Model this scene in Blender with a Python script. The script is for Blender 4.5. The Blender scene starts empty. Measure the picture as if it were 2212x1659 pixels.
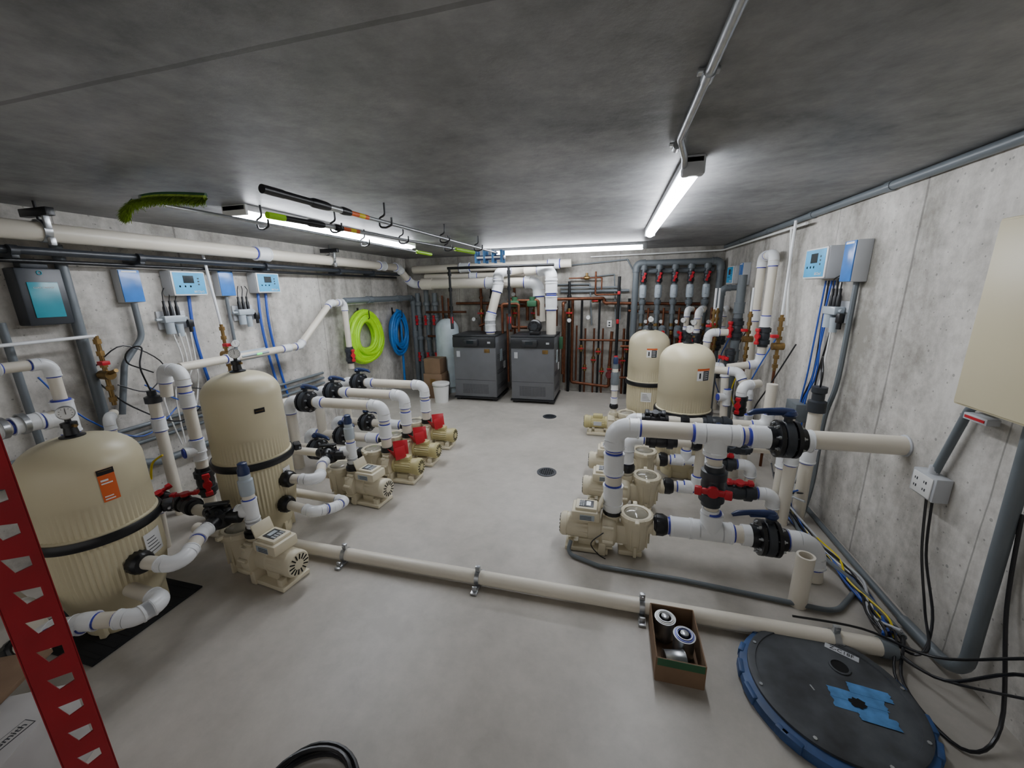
import bpy,bmesh,math,random
from mathutils import Vector as V, Matrix, Quaternion
random.seed(7)
COL=bpy.context.scene.collection
pi=math.pi
# ---------------------------------------------------------------- materials
def newmat(name):
    m=bpy.data.materials.new(name); m.use_nodes=True
    nt=m.node_tree; b=nt.nodes['Principled BSDF']; return m,nt,b
def rgb(h):
    h=h.lstrip('#'); c=[int(h[i:i+2],16)/255 for i in (0,2,4)]
    return tuple([(x/12.92 if x<=.04045 else ((x+.055)/1.055)**2.4) for x in c])+(1,)
def mat(name,col,rough=.5,metal=0,var=.12,scale=6,bump=0,emit=0,coat=0,alpha=None,trans=0):
    m,nt,b=newmat(name); c=rgb(col); L=nt.links
    if var>0:
        tc=nt.nodes.new('ShaderNodeTexCoord'); n=nt.nodes.new('ShaderNodeTexNoise'); n.inputs['Scale'].default_value=scale; n.inputs['Detail'].default_value=5
        r=nt.nodes.new('ShaderNodeValToRGB'); r.color_ramp.elements[0].position=.3; r.color_ramp.elements[1].position=.7
        r.color_ramp.elements[0].color=tuple(x*(1-var) for x in c[:3])+(1,); r.color_ramp.elements[1].color=tuple(min(1,x*(1+var)) for x in c[:3])+(1,)
        L.new(tc.outputs['Object'],n.inputs['Vector']); L.new(n.outputs['Fac'],r.inputs['Fac']); L.new(r.outputs['Color'],b.inputs['Base Color'])
        if bump>0:
            bp=nt.nodes.new('ShaderNodeBump'); bp.inputs['Strength'].default_value=bump; bp.inputs['Distance'].default_value=.01
            L.new(n.outputs['Fac'],bp.inputs['Height']); L.new(bp.outputs['Normal'],b.inputs['Normal'])
    else: b.inputs['Base Color'].default_value=c
    b.inputs['Roughness'].default_value=rough; b.inputs['Metallic'].default_value=metal
    if coat: b.inputs['Coat Weight'].default_value=coat
    if trans: b.inputs['Transmission Weight'].default_value=trans
    if emit: b.inputs['Emission Color'].default_value=c; b.inputs['Emission Strength'].default_value=emit
    return m
def concrete(name,dark,light,scale=1.2,seams=(),spots=.0,rough=.8,bump=.25,streak=None,seamdark=.45,p0=.36,p1=.64,wobble=.03,fine=.3):
    m,nt,b=newmat(name); L=nt.links; N=nt.nodes.new
    tc=N('ShaderNodeTexCoord'); mp=N('ShaderNodeMapping'); L.new(tc.outputs['Object'],mp.inputs['Vector'])
    if streak: mp.inputs['Scale'].default_value=streak
    n1=N('ShaderNodeTexNoise'); n1.inputs['Scale'].default_value=scale; n1.inputs['Detail'].default_value=9; n1.inputs['Roughness'].default_value=.62; n1.inputs['Distortion'].default_value=.3
    L.new(mp.outputs[0],n1.inputs['Vector'])
    n2=N('ShaderNodeTexNoise'); n2.inputs['Scale'].default_value=scale*9; n2.inputs['Detail'].default_value=8; n2.inputs['Roughness'].default_value=.7; L.new(tc.outputs['Object'],n2.inputs['Vector'])
    mx=N('ShaderNodeMath'); mx.operation='MULTIPLY_ADD'; mx.inputs[1].default_value=fine; L.new(n2.outputs['Fac'],mx.inputs[0])
    m7=N('ShaderNodeMath'); m7.operation='MULTIPLY'; m7.inputs[1].default_value=1-fine; L.new(n1.outputs['Fac'],m7.inputs[0]); L.new(m7.outputs[0],mx.inputs[2])
    r=N('ShaderNodeValToRGB'); r.color_ramp.elements[0].position=p0; r.color_ramp.elements[1].position=p1
    r.color_ramp.elements[0].color=rgb(dark); r.color_ramp.elements[1].color=rgb(light); L.new(mx.outputs[0],r.inputs['Fac'])
    col=r.outputs['Color']
    sx=N('ShaderNodeSeparateXYZ'); L.new(tc.outputs['Object'],sx.inputs[0])
    wob=N('ShaderNodeTexNoise'); wob.inputs['Scale'].default_value=3; wob.inputs['Detail'].default_value=4; L.new(tc.outputs['Object'],wob.inputs['Vector'])
    hs=None
    for ax,pos,w in seams:
        a=N('ShaderNodeMath'); a.operation='SUBTRACT'; L.new(sx.outputs[ax],a.inputs[0]); a.inputs[1].default_value=pos
        a2=N('ShaderNodeMath'); a2.operation='MULTIPLY_ADD'; L.new(wob.outputs['Fac'],a2.inputs[0]); a2.inputs[1].default_value=wobble; L.new(a.outputs[0],a2.inputs[2])
        c=N('ShaderNodeMath'); c.operation='ABSOLUTE'; L.new(a2.outputs[0],c.inputs[0])
        d=N('ShaderNodeMath'); d.operation='LESS_THAN'; L.new(c.outputs[0],d.inputs[0]); d.inputs[1].default_value=w
        if hs is None: hs=d.outputs[0]
        else:
            e=N('ShaderNodeMath'); e.operation='MAXIMUM'; L.new(hs,e.inputs[0]); L.new(d.outputs[0],e.inputs[1]); hs=e.outputs[0]
    if spots:
        for vs,vt in((11,spots),(23,spots*1.3)):
            vo=N('ShaderNodeTexVoronoi'); vo.inputs['Scale'].default_value=vs; L.new(tc.outputs['Object'],vo.inputs['Vector'])
            jt=N('ShaderNodeMath'); jt.operation='MULTIPLY'; L.new(n1.outputs['Fac'],jt.inputs[0]); jt.inputs[1].default_value=vt*2
            d=N('ShaderNodeMath'); d.operation='LESS_THAN'; L.new(vo.outputs['Distance'],d.inputs[0]); L.new(jt.outputs[0],d.inputs[1])
            if hs is None: hs=d.outputs[0]
            else:
                e=N('ShaderNodeMath'); e.operation='MAXIMUM'; L.new(hs,e.inputs[0]); L.new(d.outputs[0],e.inputs[1]); hs=e.outputs[0]
    if hs is not None:
        mm=N('ShaderNodeMix'); mm.data_type='RGBA'; f=N('ShaderNodeMath'); f.operation='MULTIPLY'; f.inputs[1].default_value=seamdark; L.new(hs,f.inputs[0])
        L.new(f.outputs[0],mm.inputs[0]); L.new(col,mm.inputs[6]); mm.inputs[7].default_value=(.03,.028,.025,1); col=mm.outputs[2]
    L.new(col,b.inputs['Base Color']); b.inputs['Roughness'].default_value=rough
    bp=N('ShaderNodeBump'); bp.inputs['Strength'].default_value=bump; bp.inputs['Distance'].default_value=.02; L.new(mx.outputs[0],bp.inputs['Height']); L.new(bp.outputs['Normal'],b.inputs['Normal'])
    return m
M=dict(
 floor=concrete('floor_concrete','#a29d94','#bdb7ae',scale=.9,rough=.4,bump=.05,p0=.4,p1=.62),
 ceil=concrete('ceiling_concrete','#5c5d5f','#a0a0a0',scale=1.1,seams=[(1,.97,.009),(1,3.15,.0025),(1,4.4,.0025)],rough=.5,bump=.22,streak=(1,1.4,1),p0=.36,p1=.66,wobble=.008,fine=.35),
 wall=concrete('wall_concrete','#87837b','#cfcbc4',scale=1.3,seams=[(1,2.05,.004),(1,2.86,.008),(1,3.75,.004),(1,4.6,.006),(1,5.8,.005)],spots=.08,rough=.8,bump=.35,streak=(1,2.0,.5),p0=.38,p1=.6,fine=.35,wobble=.02),
 wallb=concrete('back_wall_concrete','#77736c','#b3afa7',scale=1.5,seams=[(0,-2.8,.005),(0,-1.2,.005),(0,.1,.005)],spots=.06,rough=.8,bump=.3,streak=(2.2,1,.6),p0=.38,p1=.62),
 pvc=mat('cream_pvc','#ded7c8',.35,var=.05,scale=3), white=mat('white_pvc','#e8eaec',.28,var=.03,scale=3),
 primer=mat('blue_primer','#353ba6',.4,var=.25,scale=20), gpvc=mat('grey_pvc','#666d72',.4,var=.08),
 dgrey=mat('dark_grey_plastic','#2e3238',.4,var=.1), black=mat('black_plastic','#15161a',.35,var=.1), navy=mat('navy_handle','#1f2f57',.35,var=.1),
 red=mat('red_plastic','#b81526',.4,var=.1), tan=mat('tan_tank','#d2c8a8',.38,var=.04,scale=2), tan2=mat('tan_pump','#d4cbb2',.4,var=.06), gold=mat('olive_tan_motor','#b8ae7c',.4,var=.06),
 copper=mat('copper','#6f4531',.42,metal=.75,var=.3,scale=12), brass=mat('brass','#8a7046',.38,metal=.85,var=.25,scale=20), steel=mat('galvanised_steel','#b4b7ba',.32,metal=.9,var=.12,scale=30),
 boiler=mat('boiler_grey','#6c6e72',.4,metal=.3,var=.06), boilerd=mat('boiler_dark','#26282b',.4,var=.05), bside=mat('boiler_side','#828487',.35,metal=.5,var=.06),
 glass=mat('clear_lid','#c9c4b4',.08,var=0,trans=.6), screen=mat('screen_dark','#20282c',.15,var=0), cyan=mat('cyan_panel','#3fa3d6',.3,var=.25,scale=4,emit=.05), blue=mat('blue_panel','#3e78c4',.25,var=.25,scale=5), teal=mat('teal_panel','#2f8ea0',.3,var=.3,scale=3),
 lwhite=mat('white_plastic','#e6e6e4',.35,var=.02), lgrey=mat('light_grey_plastic','#b9bcc0',.4,var=.03), carton=mat('grey_card','#a8a5a2',.8,var=.08),
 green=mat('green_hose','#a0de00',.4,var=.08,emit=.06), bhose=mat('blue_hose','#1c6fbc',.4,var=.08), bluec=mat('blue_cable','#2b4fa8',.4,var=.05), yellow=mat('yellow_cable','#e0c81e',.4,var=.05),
 grass=mat('green_bristles','#93b03f',.8,var=.35,scale=60), card=mat('cardboard','#79614b',.85,var=.12), orange=mat('orange_sticker','#d9622b',.5,var=.03), rubber=mat('black_mat','#1b1c1f',.85,var=.15),
 tape=mat('blue_tape','#4a7fb4',.7,var=.3,scale=18), lidb=mat('lid_black','#3c3f43',.6,var=.6,scale=7,bump=.1), lidr=mat('lid_rim_blue','#2c4a78',.5,var=.4,scale=9), redm=mat('red_painted_steel','#96101f',.4,var=.15), dgreen=mat('dark_green','#2d5a3c',.6),
 tube=mat('tube_light','#f4f8ff',.5,var=0,emit=50), led=mat('led_green','#20ff60',.4,var=0,emit=3), gtrans=mat('clear_grey','#aab4bc',.15,var=.05), hole=mat('dark_hole','#070707',.9,var=0), stank=mat('pale_tank','#b9c6cb',.4), purple=mat('purple_cap','#6a6fb5',.35,metal=.4), iron=mat('black_iron','#1d1e20',.5,metal=.4,var=.1), maroon=mat('maroon_casting','#6b2226',.45,var=.1),
)
# ---------------------------------------------------------------- geometry
def basis(a):
    a=V(a).normalized(); t=V((0,0,1)) if abs(a.z)<.9 else V((1,0,0)); u=t.cross(a).normalized(); return u,a.cross(u),a
def fillet(pts,br,n=7):
    pts=[V(p) for p in pts]; out=[pts[0]]; cor=[]
    for i in range(1,len(pts)-1):
        P=pts[i]; a=(P-pts[i-1]).normalized(); b=(pts[i+1]-P).normalized(); th=a.angle(b,0)
        if th<.03: out.append(P); continue
        t=br*math.tan(th/2); t=min(t,(P-pts[i-1]).length*.49,(pts[i+1]-P).length*.49)
        A=P-a*t; B=P+b*t; arc=[]
        R=t/math.tan(th/2); nrm=a.cross(b).normalized(); c=A+nrm.cross(a)*R
        for k in range(n+1):
            q=Quaternion(nrm,th*k/n); arc.append(c+q@(A-c))
        out+=arc; cor.append((a,b,arc))
    out.append(pts[-1]); return out,cor
class G:
    def __init__(s): s.bm=bmesh.new(); s.mi=0
    def m(s,i): s.mi=i; return s
    def face(s,vs):
        try: f=s.bm.faces.new(vs); f.material_index=s.mi; return f
        except Exception: return None
    def lathe(s,prof,o=(0,0,0),ax=(0,0,1),seg=20,cap=True,flute=None,sx=1,sy=1):
        u,v,w=basis(ax); o=V(o); rings=[]
        for j,(r,h) in enumerate(prof):
            if r<1e-6: rings.append([s.bm.verts.new(o+w*h)])
            else:
                R=[]
                for i in range(seg):
                    a=2*pi*i/seg; rr=r
                    if flute and flute[0]<=h<=flute[1] and i%2: rr=r-flute[2]
                    R.append(s.bm.verts.new(o+w*h+u*math.cos(a)*rr*sx+v*math.sin(a)*rr*sy))
                rings.append(R)
        for A,B in zip(rings,rings[1:]):
            for i in range(seg):
                k=(i+1)%seg
                if len(A)==1 and len(B)==1: break
                if len(A)==1: s.face([A[0],B[i],B[k]])
                elif len(B)==1: s.face([A[i],A[k],B[0]])
                else: s.face([A[i],A[k],B[k],B[i]])
        if cap:
            if len(rings[0])>1: s.face(rings[0][::-1])
            if len(rings[-1])>1: s.face(rings[-1])
        return s
    def cyl(s,p,q,r,r2=None,seg=16):
        p=V(p); q=V(q); return s.lathe([(r,0),(r if r2 is None else r2,(q-p).length)],p,q-p,seg)
    def sweep(s,pts,r,seg=12,cap=True):
        pts=[V(p) for p in pts]; P=[pts[0]]
        for p in pts[1:]:
            if (p-P[-1]).length>1e-5: P.append(p)
        if len(P)<2: return s
        n=len(P); tg=[]
        for i in range(n):
            if i==0: t=P[1]-P[0]
            elif i==n-1: t=P[-1]-P[-2]
            else: t=(P[i+1]-P[i]).normalized()+(P[i]-P[i-1]).normalized()
            tg.append(t.normalized())
        u,v,w=basis(tg[0]); rings=[]
        for i in range(n):
            if i>0:
                q=tg[i-1].rotation_difference(tg[i]); u=q@u
            vv=tg[i].cross(u)
            rr=r[i] if isinstance(r,list) else r
            rings.append([s.bm.verts.new(P[i]+u*math.cos(2*pi*k/seg)*rr+vv*math.sin(2*pi*k/seg)*rr) for k in range(seg)])
        for A,B in zip(rings,rings[1:]):
            for i in range(seg):
                k=(i+1)%seg; s.face([A[i],A[k],B[k],B[i]])
        if cap: s.face(rings[0][::-1]); s.face(rings[-1])
        return s
    def box(s,c,d,bev=0,R=None,seg=2):
        c=V(c); vs=[]
        for x in(-.5,.5):
            for y in(-.5,.5):
                for z in(-.5,.5):
                    p=V((x*d[0],y*d[1],z*d[2])); 
                    if R is not None: p=R@p
                    vs.append(s.bm.verts.new(c+p))
        fs=[s.face([vs[i] for i in f]) for f in((0,1,3,2),(4,6,7,5),(0,4,5,1),(2,3,7,6),(0,2,6,4),(1,5,7,3))]
        if bev>0:
            es=list({e for f in fs for e in f.edges}); r=bmesh.ops.bevel(s.bm,geom=es,offset=bev,segments=seg,affect='EDGES',profile=.5)
            for f in r['faces']: f.material_index=s.mi
        return s
    def poly(s,pts,h,c=(0,0,0)):
        c=V(c); a=[s.bm.verts.new(c+V((x,y,0))) for x,y in pts]; b=[s.bm.verts.new(c+V((x,y,h))) for x,y in pts]; n=len(pts)
        s.face(a[::-1]); s.face(b)
        for i in range(n): s.face([a[i],a[(i+1)%n],b[(i+1)%n],b[i]])
        return s
    def torus(s,c,ax,R,r,seg=24,ss=8):
        return s.ring([(R+r*math.cos(2*pi*k/ss),r*math.sin(2*pi*k/ss)) for k in range(ss)],c,ax,seg)
    def ring(s,prof,c,ax,seg=24):
        u,v,w=basis(ax); c=V(c); rr=[]
        for i in range(seg):
            a=2*pi*i/seg; rr.append([s.bm.verts.new(c+w*h+(u*math.cos(a)+v*math.sin(a))*r) for r,h in prof])
        for i in range(seg):
            A=rr[i]; B=rr[(i+1)%seg]
            for j in range(len(prof)):
                k=(j+1)%len(prof); s.face([A[j],B[j],B[k],A[k]])
        return s
    def hexp(s,o,ax,r,h): return s.lathe([(r,0),(r,h)],o,ax,6)
    def mesh(s,name,mats,off=None,smooth=True):
        bmesh.ops.recalc_face_normals(s.bm,faces=s.bm.faces[:])
        if off is not None: bmesh.ops.translate(s.bm,verts=s.bm.verts[:],vec=-V(off))
        me=bpy.data.meshes.new(name); s.bm.to_mesh(me); s.bm.free()
        for m in mats: me.materials.append(M[m] if isinstance(m,str) else m)
        if smooth:
            me.polygons.foreach_set('use_smooth',[True]*len(me.polygons)); me.set_sharp_from_angle(angle=math.radians(38))
        return me
class T:
    def __init__(s,name,label,cat,loc=(0,0,0),rz=0,group=None,world=False,rot=None):
        s.o=bpy.data.objects.new(name,None); COL.objects.link(s.o); s.o.location=loc; s.o.rotation_euler=rot or (0,0,rz); s.o.empty_display_size=.05
        s.o['label']=label; s.o['category']=cat; s.off=V(loc) if world else None
        if group: s.o['group']=group
    def part(s,name,g,mats,label=None,parent=None):
        if isinstance(mats,str): mats=[mats]
        o=bpy.data.objects.new(name,g.mesh(name,mats,s.off)); COL.objects.link(o); o.parent=parent or s.o
        if label: o['label']=label
        return o
    def text(s,body,size,m,Rm,pos,name='lettering',ext=.0006,parent=None):
        c=bpy.data.curves.new('txt','FONT'); c.body=body; c.size=size; c.extrude=ext; c.align_x='CENTER'; c.align_y='CENTER'; c.resolution_u=2
        t=bpy.data.objects.new('t',c); COL.objects.link(t); bpy.context.view_layer.update(); me=bpy.data.meshes.new_from_object(t); bpy.data.objects.remove(t)
        me.materials.clear(); me.materials.append(M[m]); p=V(pos)-(s.off if s.off is not None else V((0,0,0)))
        me.transform(Matrix.Translation(p)@Rm.to_4x4()); o=bpy.data.objects.new(name,me); COL.objects.link(o); o.parent=parent or s.o; return o
def solo(name,label,cat,g,mats,loc=(0,0,0),group=None,rz=0):
    if isinstance(mats,str): mats=[mats]
    o=bpy.data.objects.new(name,g.mesh(name,mats)); COL.objects.link(o); o.location=loc; o.rotation_euler=(0,0,rz); o['label']=label; o['category']=cat
    if group: o['group']=group
    return o
def dup(t,delta,label=None,rz=None):
    def cp(o,par):
        n=o.copy(); COL.objects.link(n)
        if par is not None: n.parent=par
        for ch in o.children: cp(ch,n)
        return n
    n=cp(t.o,None); n.location=V(t.o.location)+V(delta)
    if label: n['label']=label
    if rz is not None: n.rotation_euler=(0,0,rz)
    return n
FX=Matrix(((0,0,1),(1,0,0),(0,1,0)))
def struct(name,a,b,m):
    g=G(); c=[(a[i]+b[i])/2 for i in range(3)]; g.box(c,[b[i]-a[i] for i in range(3)]); o=bpy.data.objects.new(name,g.mesh(name,[m],smooth=False)); o['kind']='structure'; COL.objects.link(o)
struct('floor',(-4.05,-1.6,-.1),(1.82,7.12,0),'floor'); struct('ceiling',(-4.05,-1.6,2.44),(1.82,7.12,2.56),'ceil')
struct('wall_left',(-4.05,-1.6,0),(-3.9,7.12,2.44),'wall'); struct('wall_right',(1.675,-1.6,0),(1.82,7.12,2.44),'wall'); struct('wall_back',(-3.9,6.97,0),(1.675,7.12,2.44),'wallb')
# ---------------------------------------------------------------- pipe fittings
def hub(g,p,d,r,L,primer=True,mi=0):
    p=V(p); d=V(d).normalized(); g.m(mi).lathe([(r*1.18,0),(r*1.18,L*.8),(r*1.25,L*.82),(r*1.25,L)],p,d,20)
    if primer: g.m(1).lathe([(r*1.03,0),(r*1.03,L+r*.24)],p,d,20); g.m(mi)
def run(t,pts,r,m='pvc',fm='white',br=None,coup=(),primer=True,elbows=True,name='pipe',hubL=None):
    br=br or r*1.6; hl=hubL or r*1.1; path,cor=fillet(pts,br)
    g=G(); g.sweep(path,r,16); t.part(name,g,m)
    if elbows:
        for a,b,arc in cor:
            g=G(); g.sweep(arc,r*1.17,18); hub(g,arc[0],-a,r,hl,primer); hub(g,arc[-1],b,r,hl,primer); t.part('elbow',g,[fm,'primer'])
    for i,f in coup:
        p=V(pts[i]).lerp(V(pts[i+1]),f); d=(V(pts[i+1])-V(pts[i])).normalized(); g=G(); hub(g,p,d,r,hl*1.2,primer); hub(g,p,-d,r,hl*1.2,primer); t.part('coupling',g,[fm,'primer'])
def tee(t,p,ax,bd,r,m='white',primer=True,L=2.3):
    p=V(p); ax=V(ax).normalized(); g=G(); g.cyl(p-ax*r*1.3,p+ax*r*1.3,r*1.18,seg=20); hub(g,p+ax*r*1.2,ax,r,r*L*.5,primer); hub(g,p-ax*r*1.2,-ax,r,r*L*.5,primer); hub(g,p,bd,r,r*L*1.05,primer); t.part('tee_fitting',g,[m,'primer'])
def union(t,p,ax,r,m='black'):
    p=V(p); ax=V(ax).normalized(); g=G(); g.lathe([(r*1.15,-r*.9),(r*1.3,-r*.6),(r*1.5,-r*.55),(r*1.5,r*.35),(r*1.4,r*.5),(r*1.2,r*.9)],p,ax,32,flute=(-r*.56,r*.36,r*.09)); t.part('union_nut',g,m)
def ballvalve(t,p,ax,r,hd,hdir=None,body='dgrey',hm='red'):
    p=V(p); ax=V(ax).normalized(); hd=V(hd).normalized(); g=G()
    g.lathe([(r*1.25,-r*3),(r*1.3,-r*2.3),(r*1.65,-r*2.2),(r*1.65,-r*1.1),(r*1.35,-r*1),(r*1.45,-r*.6),(r*1.5,0),(r*1.45,r*.6),(r*1.35,r*1),(r*1.65,r*1.1),(r*1.65,r*2.2),(r*1.3,r*2.3),(r*1.25,r*3)],p,ax,20)
    g.cyl(p,p+hd*r*2,r*.7); o=t.part('ball_valve',g,body)
    hdir=V(hdir).normalized() if hdir else ax; sd=hd.cross(hdir).normalized(); hdir=sd.cross(hd); g=G(); c=p+hd*r*2.2
    g.cyl(p+hd*r*1.9,p+hd*r*2.5,r*.75); R=Matrix((hdir,sd,hd)).transposed(); g.box(c,(r*4,r*.8,r*.5),r*.12,R); g.box(c+hdir*r*1.8+hd*r*.1,(r*.9,r*1.2,r*.7),r*.15,R); g.box(c-hdir*r*1.8+hd*r*.1,(r*.9,r*1.2,r*.7),r*.15,R)
    t.part('valve_handle',g,hm,parent=o)
def butterfly(t,p,ax,r,up=(0,0,1),ld=None,lever='navy'):
    p=V(p); ax=V(ax).normalized(); up=V(up).normalized(); g=G(); sd=ax.cross(up).normalized()
    R=r*2.05
    g.m(0).lathe([(R*.95,-r*.45),(R,-r*.35),(R,r*.35),(R*.95,r*.45)],p,ax,28)
    for sg in(-1,1):
        g.m(1).lathe([(R*1.0,0),(R*1.0,r*.38),(R*.9,r*.42),(r*1.3,r*.5),(r*1.25,r*1.2)],p+ax*sg*r*.6,ax*sg,28)
        g.m(2)
        for k in range(8):
            a=2*pi*(k+.5)/8; q=p+(up*math.cos(a)+sd*math.sin(a))*R*.8
            g.cyl(q+ax*sg*r*.3,q+ax*sg*r*1.42,r*.1,seg=8); g.hexp(q+ax*sg*r*1.0,ax*sg,r*.2,r*.2); g.lathe([(r*.24,0),(r*.24,r*.05)],q+ax*sg*r*.98,ax*sg,10)
    g.m(0).cyl(p+up*R*.9,p+up*(R+r*.65),r*.42); g.box(p+up*(R+r*.5),(r*1.0,r*1.0,r*.25),r*.05,Matrix((ax,sd,up)).transposed())
    o=t.part('butterfly_valve',g,['dgrey','black','steel'])
    ld=V(ld).normalized() if ld else -ax; s2=up.cross(ld).normalized(); Rm=Matrix((ld,s2,up)).transposed(); g=G(); c=p+up*(R+r*.85)
    g.lathe([(r*.7,-r*.2),(r*.8,0),(r*.6,r*.35)],c,up,16); g.sweep([c-ld*r*.3+up*r*.1,c+ld*r*.8+up*r*.25,c+ld*r*2.2+up*r*.3,c+ld*r*3.6+up*r*.15,c+ld*r*4.2-up*r*.1],[r*.45,r*.42,r*.3,r*.34,r*.2],10); g.box(c+ld*r*1.2-up*r*.05,(r*2.2,r*.5,r*.25),r*.05,Rm)
    t.part('lever',g,lever,parent=o)
def gauge(t,p,face,r=.035,name='pressure_gauge'):
    p=V(p); f=V(face).normalized(); g=G(); g.m(0).lathe([(r,-.012),(r*1.05,-.008),(r*1.05,.010),(r*.92,.012)],p,f,24); g.m(1).lathe([(r*.9,0),(r*.9,.0125)],p,f,24)
    u,v,w=basis(f)
    g.m(2)
    for k in range(9):
        a=-2.2+4.4*k/8; q=p+f*.0128+(v*math.cos(a)+u*math.sin(a))*r*.7; g.box(q,(r*.06,r*.14,.001),0,Matrix((u,v,w)).transposed()@Matrix.Rotation(-a,3,'Z'))
    g.box(p+f*.014+v*r*.2,(r*.07,r*.8,.001),0,Matrix((u,v,w)).transposed()); t.part(name,g,['steel','lwhite','black'])
# ---------------------------------------------------------------- filters
def filt(loc,Ht,label,rz=0,port=None,sticker='orange',sa=0):
    t=T('filter_tank',label,'pool filter',loc,rz); r=.243; b=.655 if Ht>1.2 else .60
    g=G(); g.lathe([(.165,0),(.17,.03),(.16,.06),(.19,.13),(.2,.17)],seg=40); 
    for k in range(6):
        a=k*pi/3; g.box((.165*math.cos(a),.165*math.sin(a),.06),(.06,.03,.12),.006,Matrix.Rotation(a,3,'Z'))
    t.part('base',g,'tan')
    g=G(); g.lathe([(.17,.1),(.205,.15),(.228,.25),(.238,.33),(.242,.36),(.243,b-.035),(.251,b-.03),(.251,b-.012)],seg=128,flute=(.24,b-.034,.0065)); t.part('lower_tank',g,'tan')
    D=.17; z1=Ht-D
    dome=[(r*math.cos(a)**.8,z1+D*math.sin(a)) for a in [i*pi/2/12 for i in range(1,12)]]+[(0,Ht)]
    g=G(); g.lathe([(.251,b+.012),(.251,b+.03),(.243,b+.035),(.243,b+.19),(.2425,b+.195),(.243,z1)]+dome,seg=128,flute=(b+.033,b+.191,.0065)); t.part('upper_tank',g,'tan')
    g=G(); g.m(0).ring([(.246,-.022),(.262,-.026),(.268,-.012),(.268,.012),(.262,.026),(.246,.022)],(0,0,b),(0,0,1),64); g.box((.29*math.cos(.9),.29*math.sin(.9),b),(.05,.09,.05),.008,Matrix.Rotation(.9,3,'Z')); g.m(1).cyl((.30*math.cos(.9)-.06,.30*math.sin(.9)+.05,b),(.30*math.cos(.9)+.05,.30*math.sin(.9)-.04,b),.007); t.part('clamp_band',g,['black','steel'])
    g=G(); g.m(0).lathe([(.05,Ht-.012),(.05,Ht+.005),(.03,Ht+.012),(.025,Ht+.05),(.032,Ht+.052),(.032,Ht+.075),(.012,Ht+.08),(.012,Ht+.1)],seg=16); g.m(1).cyl((0,0,Ht+.06),(.05,.0,Ht+.06),.008); t.part('air_relief_valve',g,['black','brass'])
    gl=V((math.cos(sa),math.sin(sa),0)); gauge(t,V((0,0,Ht+.13))+gl*.01,gl,.034)
    def sticker_patch(a0,a1,z0,z1,m,rr=.2455):
        g=G(); n=8; A=[];B=[]
        for i in range(n+1):
            a=a0+(a1-a0)*i/n; A.append(g.bm.verts.new((rr*math.cos(a),rr*math.sin(a),z0))); B.append(g.bm.verts.new((rr*math.cos(a),rr*math.sin(a),z1)))
        for i in range(n): g.face([A[i],A[i+1],B[i+1],B[i]])
        return t.part('sticker',g,m)
    return t,sticker_patch
def atan(x,y): return math.atan2(y,x)
fA,st=filt((-2.72,1.26,.015),1.11,'tan ribbed filter tank standing on a black rubber mat',sa=atan(2.72,-1.26))
a=atan(2.72,-1.26)+.30; st(a-.15,a+.12,.79,.965,'orange'); st(a-.15,a+.12,.935,.965,'black',.247); st(a-.12,a+.09,.955,.958,'brass',.2475); st(a-.12,a+.0,.90,.91,'lwhite',.2468); st(a-.12,a+.06,.885,.892,'lwhite',.2468); st(a-.12,a+.04,.80,.806,'lwhite',.2468); st(a-.12,a+.02,.815,.821,'lwhite',.2468); st(a+.3,a+.75,.38,.52,'lwhite')
for k in range(5): st(a+.35,a+.68-.03*k,.40+.02*k,.405+.02*k,'dgrey',.2462)
fB,st=filt((-2.57,2.11,0),1.30,'tall tan ribbed filter tank with black clamp band beside the pumps',sa=atan(2.57,-2.11))
a=atan(2.57,-2.11)+.35; st(a-.15,a+.12,1.03,1.065,'black'); st(a-.12,a+.09,1.045,1.049,'brass',.2468); st(a+.35,a+.65,.44,.57,'lwhite')
for k in range(5): st(a+.38,a+.62-.03*k,.46+.02*k,.465+.02*k,'dgrey',.2462)
def warn(st,a0,a1):
    st(a0,a1,1.0,1.11,'lwhite',.2450); st(a0,a1,1.09,1.11,'orange',.2458); m=(a0+a1)/2-.02; st(m,a1-.02,1.0,1.088,'dgrey',.246)
    for k in range(4): st(m+.03,a1-.08,1.015+.018*k,1.02+.018*k,'lwhite',.2466)
    st(a0+.08,a0+.14,1.02,1.07,'black',.246)
fD,st=filt((.70,3.90,0),1.31,'tan ribbed filter tank with orange and white warning label',sa=-pi/2); warn(st,-1.35,-.85)
fC,st=filt((.46,5.10,0),1.31,'tan ribbed filter tank standing near the copper piping',sa=-pi/2); warn(st,-1.75,-1.25); st(-1.9,-1.4,.44,.56,'lwhite')
for k in range(5): st(-1.85,-1.45-.04*k,.46+.018*k,.465+.018*k,'dgrey',.2462)
g=G(); g.box((0,0,.006),(.62,.56,.012),.003); 
for k in range(8): g.box((0,-.24+.07*k,.0125),(.6,.02,.003))
solo('rubber_mat','black rubber mat under a filter tank','mat',g,'rubber',(-2.8,1.25,0))
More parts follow.
